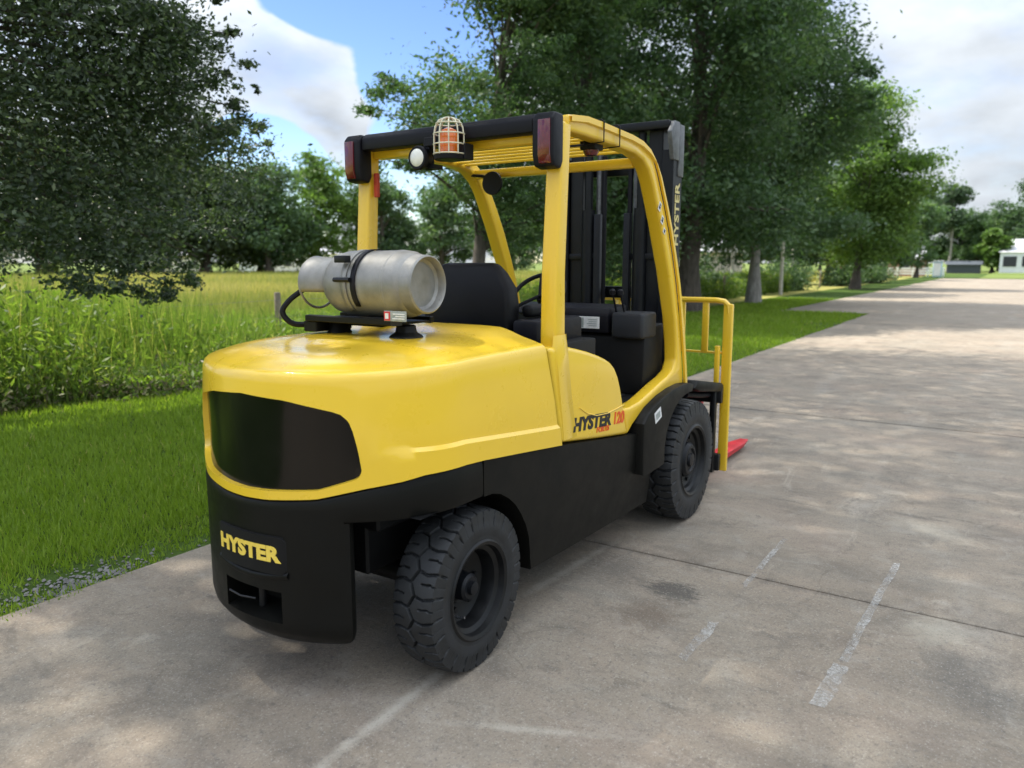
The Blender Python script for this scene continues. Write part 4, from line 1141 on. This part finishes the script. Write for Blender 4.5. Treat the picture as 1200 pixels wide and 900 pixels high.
# ------------------------------------------------------------------ the oak beside the road
low = [(1.89, 6.23, 3.88, 1.5, 1.3, 1.1), (2.03, 6.62, 2.85, 1.4, 1.2, 1.0), (3.12, 6.59, 3.57, 1.1, 1.1, .9), (3.67, 6.84, 2.86, 1.1, 1.1, .9),
       (2.55, 6.35, 2.06, .9, .9, .75), (1.73, 6.21, 1.80, .75, .75, .55), (1.97, 5.97, 1.50, .35, .35, .28), (4.26, 7.3, 2.17, 1.0, .9, .7),
       (3.3, 5.98, 4.07, .55, .55, .5), (3.86, 6.2, 3.44, .5, .5, .42), (4.33, 6.1, 3.58, .24, .24, .2), (4.75, 7.2, 2.89, .75, .7, .65),
       (1.26, 7.0, 3.37, 1.8, 1.4, 1.4), (.68, 6.2, 1.97, 1.1, 1.0, .8), (2.77, 6.32, 4.27, .8, .8, .7), (.4, 7.2, 5.2, 1.8, 1.5, 1.3), (2.2, 6.8, 5.3, 1.3, 1.2, 1.0)]
oak = empty('oak_tree', (-1.2, 9.2, -.03), 'dark oak tree with drooping leafy branches at the left edge of the photo', 'tree')
low += [(2.8, 5.95, 1.30, .36, .3, .2), (3.15, 6.1, 1.5, .4, .35, .25), (2.4, 6.0, 1.38, .35, .3, .24), (4.55, 6.3, 3.85, .16, .16, .12), (4.15, 6.0, 3.95, .2, .2, .14), (3.95, 5.9, 4.4, .2, .2, .16), (4.9, 6.7, 3.5, .25, .25, .2), (3.55, 5.8, 4.6, .25, .25, .2), (5.3, 7.2, 3.2, .3, .3, .25)]
P1, C1 = clump_points(low, 150000, 42, .21, .40)
P1 = P1[(P1[:, 1] - .644 * P1[:, 2]) < 4.9 + .45 * (P1[:, 2] < 2.3) + rng.normal(size=len(P1)) * .15]
P1 = np.concatenate([P1, np.array((4.50, 3.62, 4.58)) + rng.normal(size=(70, 3)) * (.12, .12, .05)])
np_mesh('crown', leaf_quads(P1, .058, .50), None, 4, 'oak_leaf', oak, rng.uniform(0, 1, len(P1)) ** 1.2)
shade_crown = []  # upper crown, out of view, laid along the sun's rays to shade the forklift
g = np.random.default_rng(5)
for ix in range(7):
    for iy in range(6):
        x = -4.8 + 2.3 * ix + g.uniform(-.5, .5); z = 15.0 + g.uniform(-1.6, 1.6)
        shade_crown.append((x + .09 * z, -6.6 + 2.2 * iy + .644 * z + g.uniform(-.5, .5), z, 1.9, 1.9, 1.5))
P2, C2 = clump_points(shade_crown, 165000, 90, .45, .1)
P2 = P2[(P2[:, 1] - .644 * P2[:, 2]) < 4.1 + rng.normal(size=len(P2)) * .3]
np_mesh('crown', leaf_quads(P2, .13, .55), None, 4, 'oak_leaf', oak, rng.uniform(0, 1, len(P2)) ** 1.2)
twig = [(4.50, 3.62, 4.60, .16, .16, .10)]
m = MB()
pts, rs = trunk_mb((-1.2, 9.2, -.1), (-.6, 8.6, 12.0), .45, .16, .1)
m.tube(pts, rs, 14)
for C, n_, pre in ((C1, 60, .27), (C2, 60, .8)):
    for i in rng.choice(len(C), n_, replace=False):
        c = Vector(C[i]); s = pts[int(pre * 8)]
        mid = s.lerp(c, .55) + Vector((0, 0, .10 * (c - s).length))
        m.tube([s, s.lerp(mid, .5), mid, c], [.075, .05, .03, .008], 5)
m.tube([pts[5], (1.2, 6.6, 7.2), (3.4, 4.6, 5.6), (4.5, 3.62, 4.62)], [.08, .05, .025, .006], 6)
m.build('trunk', 'bark', oak, smooth=60)

# ------------------------------------------------------------------ trees along the road
ROW = 'trees lining the left of the road'
tree('feathery_tree', (14.0, 9.6, -.03), 11, .20, crown(14.8, 9.0, 2.6, 10.5, 2.7, 13, seed=3) + [(12.0, 10.6, 5.4, .8, .8, .5), (12.2, 10.6, 4.0, .8, .8, .5)], 52000, .125, 'feather_leaf',
     'loose feathery tree with gaps of sky behind the cab of the forklift', group=ROW, sub=34, spread=.20, aspect=.34, trunk_top=(14.8, 9.0, 7.6))
tree('leafy_tree', (18.6, 9.0, -.03), 14, .26, crown(18.6, 9.0, 2.4, 13.5, 4.1, 18, seed=4), 70000, .15, 'tree_leaf',
     'tall full green tree rising above the forklift roof and mast', group=ROW, sub=34, spread=.24)
tree('leafy_tree', (22.4, 7.0, -.03), 15, .36, crown(22.4, 7.0, 3.3, 15, 4.6, 20, seed=5) + [(23.5, 8.5, 3.2, 1.8, 1.6, .8), (21.5, 8.8, 3.2, 1.6, 1.5, .8), (25.0, 7.0, 3.3, 1.6, 1.5, .8)] + [(21.3, 4.9, 3.7, 1.4, 1.2, .6), (24, 5.4, 3.4, 1.5, 1.2, .6)], 80000, .155, 'tree_leaf',
     'big dark tree with a thick dark trunk just right of the mast', group=ROW, sub=34, spread=.24)
tree('leafy_tree', (29.0, 6.6, -.03), 16.5, .21, crown(28.6, 6.9, 3.2, 16, 4.7, 22, seed=6) + [(29, 4.0, 3.2, 2, 1.5, .8), (31.5, 6, 3.0, 2, 1.8, .9), (28.5, 8.5, 3.0, 2, 1.6, .9)] + [(27.5, 2.7, 8.2, .9, .8, .6), (28.2, 3.2, 6.9, 1.1, 1.0, .7)], 88000, .17, 'tree_leaf',
     'tallest dark tree, on a pale trunk by the edge of the grass', group=ROW, bark='pale_bark', sub=34, spread=.24)
tree('leafy_tree', (27.5, 12.2, -.03), 13, .25, crown(27.5, 12.2, 2.2, 13, 4.8, 16, seed=7), 48000, .18, 'tree_leaf',
     'dark tree standing back behind the pale trunk and fence line', group=ROW, sub=34, spread=.24)
tree('leafy_tree', (40.0, 9.6, -.03), 13, .25, crown(40.0, 10.0, 2.0, 12.5, 4.6, 15, seed=8), 42000, .20, 'tree_leaf',
     'dark tree in the row between the tallest tree and the bright one', group=ROW, sub=32, spread=.24)
tree('leafy_tree', (49.5, 6.2, -.03), 11.5, .24, crown(49.5, 7.0, 2.4, 11.3, 4.2, 16, seed=9), 46000, .22, 'bright_leaf',
     'bright green rounded tree where the row meets the open sky', group=ROW, sub=34, spread=.24)
for i, (x, y, h, r, lab) in enumerate([(58, 9.6, 8.5, 4.2, 'first of the small far trees beyond the bright tree'), (67, 9.2, 8.0, 4.2, 'second of the small far trees beyond the bright tree'),
                                        (78, 8.4, 8.2, 4.4, 'third of the small far trees, above the brick wall'), (93, 7.2, 8.0, 4.0, 'last small tree of the row, by the pale blue box')]):
    tree('leafy_tree', (x, y, -.03), h, .2, crown(x, y + .8, 2.0, h, r * .9, 10, seed=20 + i), 18000, .30, 'tree_leaf', lab, group=ROW, sub=30, spread=.26, limbs=6)
# undergrowth beneath the row
UG = 'bushes under the row of trees'
for i, (x, y, r, lab) in enumerate([(33, 10.4, 1.3, 'low bush at the foot of the trees behind the pale trunk'), (45, 9.4, 1.6, 'low bush in the tree row left of the bright tree'), (56, 8.2, 1.4, 'low bush below the bright tree'),
                                     (64, 7.4, 1.5, 'low bush under the small far trees')]):
    b = empty('bush', (x, y, -.03), lab, 'bush', UG)
    P_, C_ = clump_points([(x, y, r * .45, r, r, r * .6), (x + r * .8, y + .3, r * .35, r * .7, r * .7, r * .45)], 5000, 30, .3)
    P_ = P_[P_[:, 2] > 0]
    np_mesh('foliage', leaf_quads(P_, .16), None, 4, 'tree_leaf', b, rng.uniform(0, 1, len(P_)))
    mm = MB()
    for k in range(5): mm.tube([(x, y, -.05), tuple(C_[k])], [.03, .01], 5)
    mm.build('stem', 'bark', b)

# far trees across the field
FAR = 'trees across the far side of the field'
far_l = [(31, 84, 15, 6.5, 'oak_leaf', 'far dark tree seen beneath the oak branches at far left'), (39, 84, 15, 6.0, 'oak_leaf', 'second far dark tree beneath the oak branches'), (47, 80, 16, 6.2, 'oak_leaf', 'tall dark tree across the field, right of the oak'),
         (54, 77, 15, 5.6, 'oak_leaf', 'dark tree across the field with its trunk above the yellow grass'), (60, 73.5, 12.5, 4.8, 'tree_leaf', 'lower dark tree at the right end of the far clump'),
         (50.5, 85, 13, 6.0, 'tree_leaf', 'deeper dark tree filling the gap across the field'), (57, 82, 13, 5.5, 'tree_leaf', 'second deeper tree filling the gap across the field'), (43, 90, 14, 6.5, 'oak_leaf', 'third deeper tree filling the gap beneath the oak'), (64, 80, 11, 5.5, 'tree_leaf', 'low deeper tree right of the far clump'),
         (68.5, 74, 14, 4.8, 'bright_leaf', 'light green tree across the field left of the cab'), (75, 69, 11.5, 4.5, 'tree_leaf', 'far tree seen between the cab and the gas cylinder'),
         (84, 66, 12, 5.0, 'tree_leaf', 'far tree seen through the rear of the cab'), (93, 60, 11, 5.0, 'tree_leaf', 'far tree seen through the cab behind the seat'), (100, 50, 11, 5.2, 'tree_leaf', 'far tree seen past the right rear pillar'), (106, 40, 11, 5.2, 'tree_leaf', 'far tree seen between the mast rails'), (112, 30, 11, 5.0, 'tree_leaf', 'far tree behind the pale trunk')]
for i, (x, y, h, r, mt, lab) in enumerate(far_l):
    tree('field_tree', (x, y, -.03), h, .45, crown(x, y, 2.4, h, r * 1.15, 14, seed=40 + i), 16000, .45, mt, lab, group=FAR, sub=30, spread=.28, limbs=6)
# far trees at the end of the road
END = 'trees beyond the end of the road'
k = 0
for (x, y, h, r, mt, lab) in [(150, 13.5, 13, 4.6, 'pine_leaf', 'tall bare trunked tree beyond the end of the road'), (172, 9.5, 15.5, 4.2, 'pine_leaf', 'tall far tree next to the bare trunk'), (176, 4.8, 10, 4.6, 'tree_leaf', 'low far tree in the gap of the skyline'),
                              (150, 1.6, 6.5, 2.6, 'bright_leaf', 'small light green tree by the white building'), (170, .4, 11.5, 4.5, 'tree_leaf', 'far tree just left of the white building'), (168, -5.5, 17, 5.2, 'pine_leaf', 'tall far tree over the white building at the right edge'),
                              (186, 14.5, 14, 5.5, 'tree_leaf', 'far tree in the skyline left of the bare trunk'), (184, 8, 11, 5.5, 'tree_leaf', 'broad far tree behind the low dark shed'), (190, 1.5, 11, 5.5, 'tree_leaf', 'hazy far tree behind the small light green tree'), (188, -4, 14, 5.5, 'tree_leaf', 'hazy far tree behind the white building roof'),
                              (174, -16, 16, 5.5, 'pine_leaf', 'far tree off to the right of the white building'), (176, -28, 15, 6, 'tree_leaf', 'far tree farther right beyond the road'), (165, 22, 11, 5, 'tree_leaf', 'far tree behind the last trees of the row'), (170, 33, 12, 6, 'tree_leaf', 'far tree deep behind the row'), (172, -42, 15, 6, 'tree_leaf', 'far tree at the distant right')]:
    tree('far_tree', (x, y, -.1), h, .3, crown(x, y, h * (.55 if mt == 'pine_leaf' else .22), h, r, 11, seed=70 + k), 12000, .50, mt, lab, group=END, bark='pale_bark' if mt == 'pine_leaf' else 'bark', sub=26, spread=.28, limbs=5); k += 1

# ------------------------------------------------------------------ grass
def blades(P, h, w, lean=.35):
    n = len(P); a = rng.uniform(0, 2 * np.pi, n); hh = h * rng.uniform(.55, 1.25, n); ww = w * rng.uniform(.7, 1.3, n)
    dx, dy = np.cos(a) * ww / 2, np.sin(a) * ww / 2
    la = rng.uniform(0, 2 * np.pi, n); ll = hh * lean * rng.uniform(.1, 1.2, n)
    b0 = P - np.stack([dx, dy, 0 * dx], 1); b1 = P + np.stack([dx, dy, 0 * dx], 1)
    tp = P + np.stack([np.cos(la) * ll, np.sin(la) * ll, hh], 1)
    return np.stack([b0, b1, tp], 1).reshape(-1, 3)
def wob(x): return .03 * np.sin(x * 23 + 2 * np.sin(x * 3.1)) + .05 * np.sin(x * 1.7) + .04 * np.sin(x * 4.3 + 1) + .025 * np.sin(x * 11 + .5)
CAMXY = np.array((-2.327, -2.282))
n = 900000
X = rng.uniform(-2.5, 34, n); Y = rng.uniform(1.40, 6.9, n)
D = np.hypot(X - CAMXY[0], Y - CAMXY[1])
az = np.degrees(np.arctan2(Y - CAMXY[1], X - CAMXY[0]))
keep = rng.uniform(0, 1, n) < np.clip((5.2 / D) ** 1.6, 0, 1) * np.where((az > 3) & (az < 74), 1, .15)
keep &= Y > 1.50 + .006 * np.maximum(0, X) + wob(X)
bare = np.exp(-(((X + .45) / .42) ** 2 + ((Y - 1.70) / .17) ** 2)) + .8 * np.exp(-(((X - 19) / .9) ** 2 + ((Y - 2.2) / .45) ** 2)) + .5 * np.exp(-(((X - .35) / .5) ** 2 + ((Y - 1.62) / .10) ** 2))
keep &= rng.uniform(0, 1, n) > bare * 1.15
keep &= ~((X > 24.3) & (Y < 4.45))
X, Y, D = X[keep], Y[keep], D[keep]
patch = .5 + .3 * np.sin(X * 2.1 + 1.3 * np.sin(Y * 1.7)) * np.sin(Y * 2.6 + X * .7)
edge = np.clip((Y - 1.45) / .6, .55, 1)
h = (.050 + .022 * patch) * edge * (1 + .02 * D)
Pn = np.stack([X, Y, np.full_like(X, -.02)], 1)
np_mesh('lawn_grass', blades(Pn, h, .0050 + .0011 * D, .6), None, 3, 'lawn_blade', None, np.clip(rng.normal(.45, .22, len(X)) + .2 * (patch - .5), 0, 1), kind='stuff')

# gravel at the bare corner
def rocks(n_, fx, fy, smin, smax):
    m = MB()
    for k in range(n_):
        x, y = fx(), fy(); s = random.uniform(smin, smax)
        base = [(1, 0, 0), (0, 1, 0), (-1, 0, 0), (0, -1, 0), (0, 0, .7), (0, 0, -.7)]
        j = [(px * s * random.uniform(.6, 1.2), py * s * random.uniform(.6, 1.2), pz * s * random.uniform(.6, 1.1)) for px, py, pz in base]
        a = random.uniform(0, 6.28); ca, sa = math.cos(a), math.sin(a)
        m.add([(x + p[0] * ca - p[1] * sa, y + p[0] * sa + p[1] * ca, -.016 + p[2]) for p in j], [(0, 1, 4), (1, 2, 4), (2, 3, 4), (3, 0, 4), (1, 0, 5), (2, 1, 5), (3, 2, 5), (0, 3, 5)])
    return m
gr = rocks(420, lambda: random.gauss(-.45, .22), lambda: abs(random.gauss(0, .12)) + 1.53, .005, .016).build('gravel', 'stone', None); gr['kind'] = 'stuff'

# weeds between lawn and field
n = 11000
X = np.concatenate([rng.uniform(-3, 14, n), rng.uniform(14, 46, 7000)])
Y = 6.55 + 4.2 * rng.uniform(0, 1, len(X)) ** 1.15 + .22 * np.sin(X * 1.3) + .12 * np.sin(X * 3.7)
Y = np.where(X > 12, Y + np.clip((X - 12) * .25, 0, 2.2), Y)
front = np.clip((Y - 6.6) / 1.3, 0, 1)
H = (.30 + .70 * front) * rng.uniform(.45, 1.25, len(X)) * (1 + .28 * np.sin(X * 1.9 + Y) * np.sin(X * .7 + Y * 1.3)) * np.interp(X, [2.5, 4.5, 6, 9, 14, 18], [1.0, .85, .5, .45, .7, .8])
tin = np.clip(rng.normal(.5, .2, len(X)), 0, .93)
LV, TN = [], []
Dd = np.hypot(X - CAMXY[0], Y - CAMXY[1])
nl_ = 11
for j in range(nl_):
    f = (j + .6) / nl_
    off = rng.normal(size=(len(X), 2)) * (.055 + .05 * (1 - f))[..., None] if False else rng.normal(size=(len(X), 2)) * (.05 + .05 * (1 - f))
    Pp = np.stack([X + off[:, 0], Y + off[:, 1], H * (f ** .8) - .02 + rng.normal(size=len(X)) * .02], 1)
    LV.append(leaf_quads(Pp, .070 + .0030 * Dd, .28, .9)); TN.append(np.clip(tin + rng.normal(size=len(X)) * .12 + .12 * (f - .5), 0, .95))
np_mesh('weed_leaves', np.concatenate(LV), None, 4, 'weed_leaf', None, np.concatenate(TN), kind='stuff')
# tall stems and grass blades in the weeds
n = 90000
Xb = np.concatenate([rng.uniform(-3, 14, n), rng.uniform(14, 46, 16000)]); Yb = 6.6 + 4.4 * rng.uniform(0, 1, len(Xb)) + .2 * np.sin(Xb * 1.3)
Yb = np.where(Xb > 12, Yb + np.clip((Xb - 12) * .25, 0, 2.2), Yb)
Hb = (.35 + .85 * np.clip((Yb - 6.6) / 1.4, 0, 1)) * rng.uniform(.45, 1.25, len(Xb)) * np.interp(Xb, [2.5, 4.5, 6, 9, 14, 18], [1.0, .9, .55, .5, .75, .8])
Db = np.hypot(Xb - CAMXY[0], Yb - CAMXY[1])
np_mesh('weed_blades', blades(np.stack([Xb, Yb, np.full_like(Xb, -.03)], 1), Hb, .006 + .0011 * Db, .35), None, 3, 'weed_leaf', None, np.clip(rng.normal(.55, .25, len(Xb)), 0, 1), kind='stuff')
# dry growth at the foot of the weeds
n = 5500
Xd = rng.uniform(-3, 9, n); Yd = 6.45 + .22 * np.sin(Xd * 1.3) + .12 * np.sin(Xd * 3.7) + np.abs(rng.normal(size=n)) * .22
Zd = np.abs(rng.normal(size=n)) * .14
np_mesh('dry_undergrowth', leaf_quads(np.stack([Xd, Yd, Zd], 1), .075, .3, .3), None, 4, 'dead_leaf', None, rng.uniform(0, 1, n), kind='stuff')
# field grass
n = 190000
rad_ = 12 + (105 - 12) * rng.uniform(0, 1, n) ** 1.5; a_ = np.radians(rng.uniform(4, 74, n))
Xf, Yf = CAMXY[0] + rad_ * np.cos(a_), CAMXY[1] + rad_ * np.sin(a_)
k_ = (Yf > 10.3 + np.clip((Xf - 12) * .1, 0, 2.5)) & (Yf < 88) & (Xf < 112)
Xf, Yf, rf_ = Xf[k_], Yf[k_], rad_[k_]
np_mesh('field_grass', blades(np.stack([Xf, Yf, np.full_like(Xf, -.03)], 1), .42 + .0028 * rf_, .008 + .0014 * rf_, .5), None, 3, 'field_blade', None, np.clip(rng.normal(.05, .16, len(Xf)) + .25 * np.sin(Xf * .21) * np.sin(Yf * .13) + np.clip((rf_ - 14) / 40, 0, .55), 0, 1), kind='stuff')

# ------------------------------------------------------------------ fence
fx0 = -12.3
fence = empty('wire_fence', (6.9, 8.75, -.03), 'old wire fence on weathered wooden posts between weeds and field', 'fence')
for k in range(14):
    x = -13.1 + 5.0 * k; hh = 1.10 + random.uniform(-.06, .05); lx, ly = random.uniform(-.04, .04), random.uniform(-.03, .03)
    if k == 4: hh = 1.08
    MB().tube([(x, 8.75, -.2), (x + lx * .5, 8.75 + ly * .5, hh * .5), (x + lx, 8.75 + ly, hh - .02), (x + lx, 8.75 + ly, hh)], [.062, .060, .057, .045], 9).build('post', 'wood_post', fence)
for z in (.35, .65, .95):
    MB().tube([(-13.1 + 2.5 * k, 8.69, z - (.03 if k % 2 else 0)) for k in range(27)], .003, 5).build('strand', 'wire', fence)
PO = 'tall pale posts behind the pale trunk'
for x, y, h, lab in [(36.2, 11.6, 2.9, 'tall pale wooden post left of the pale trunk, the first'), (37.6, 10.2, 2.6, 'tall pale wooden post next to the pale trunk'), (38.4, 7.9, 2.75, 'tall pale wooden post right of the pale trunk'), (46, 9.2, 2.4, 'pale wooden post deeper in the tree row')]:
    m = MB().tube([(x, y, -.1), (x + .03, y, h - .03), (x + .03, y, h)], [.10, .085, .06], 9); o = m.build('post', 'wood_pale', None); tag(o, lab, 'post', PO)

# ------------------------------------------------------------------ far buildings
def house(name, x0, x1, y0, y1, hw, hr, wall, roof, label, wins=(), axis='y', cat='building'):
    e = empty(name, ((x0 + x1) / 2, (y0 + y1) / 2, -.1), label, cat)
    MB().box((x0, y0, -.15), (x1, y1, hw)).build('wall', wall, e)
    if axis == 'y': MB().prism([(x0 - .3, hw + .003), ((x0 + x1) / 2, hr), (x1 + .3, hw + .003)], 1, y0 - .3, y1 + .3).build('roof', roof, e)
    else: MB().prism([(y0 - .3, hw + .003), ((y0 + y1) / 2, hr), (y1 + .3, hw + .003)], 0, x0 - .3, x1 + .3).build('roof', roof, e)
    for (f, a, b, z0, z1) in wins:
        if f == 'x': lo, hi = (x0 - .06, a, z0), (x0 - .002, b, z1)
        else: lo, hi = (a, y0 - .06, z0), (b, y0 - .002, z1)
        fr = MB().box(lo, hi).build('window', 'wall_white', e)
        if f == 'x': MB().box((x0 - .08, a + .07, z0 + .07), (x0 - .061, b - .07, z1 - .07)).build('pane', 'window_glass', fr)
        else: MB().box((a + .07, y0 - .08, z0 + .07), (b - .07, y0 - .061, z1 - .07)).build('pane', 'window_glass', fr)
    return e
house('white_building', 148, 166, -22, .6, 3.3, 5.6, 'wall_white', 'roof_pale', 'white building with a row of dark windows at the right end of the road', [('x', -20 + 2.6 * k, -18 + 2.6 * k, .9, 2.7) for k in range(8)])
house('low_shed', 146, 150, 3.2, 8.0, 1.3, 1.9, 'roof_dark', 'roof_dark', 'long low dark shed on the far grass')
house('brick_house', 104, 112, 8.0, 17, 2.0, 3.2, 'wall_brick', 'roof_pale', 'low brick red house glimpsed under the last trees', [('x', 9.0, 10.2, .8, 1.7), ('x', 12, 13.4, .8, 1.7)])
house('field_house', 76, 90, 92, 100, 3.0, 5.0, 'wall_white', 'roof_pale', 'white house across the field behind the trees', [('y', 78, 79.5, 1.0, 2.2), ('y', 82, 83.5, 1.0, 2.2), ('y', 86, 87.5, 1.0, 2.2)], axis='x')
house('field_barn', 58, 68, 96, 104, 2.6, 4.2, 'wall_white', 'roof_pale', 'long pale barn across the field left of the white house', [('y', 60, 62, .8, 1.9), ('y', 64, 66, .8, 1.9)], axis='x')
house('beige_shed', 62, 72, 20, 27, 2.5, 3.6, 'wall_beige', 'roof_pale', 'beige shed behind the pale trunk and posts', [('x', 21, 22.4, .9, 1.9), ('x', 24, 25.4, .9, 1.9)])
wf = empty('white_fence', (100, 9, -.05), 'low white board fence in front of the brick house', 'fence')
for k in range(7): MB().box((99.9, 5.0 + 1.6 * k, -.1), (100.05, 5.14 + 1.6 * k, 1.1)).build('post', 'wall_white', wf)
for z in (.25, .55, .85): MB().box((99.86, 5.0, z), (99.899, 14.8, z + .18)).build('board', 'wall_white', wf)
cab_ = empty('utility_cabinet', (98, 5.6, -.05), 'pale blue cabinet at the end of the tree row', 'cabinet')
MB().box((97.5, 5.1, -.05), (98.4, 6.0, 1.75)).build('body', 'pale_blue', cab_, bevel=.03); MB().box((97.45, 5.05, 1.75), (98.45, 6.05, 1.85)).build('lid', 'wall_white', cab_, bevel=.02)
MB().box((97.47, 5.2, .15), (97.499, 5.9, 1.6)).build('door', 'wall_white', cab_)
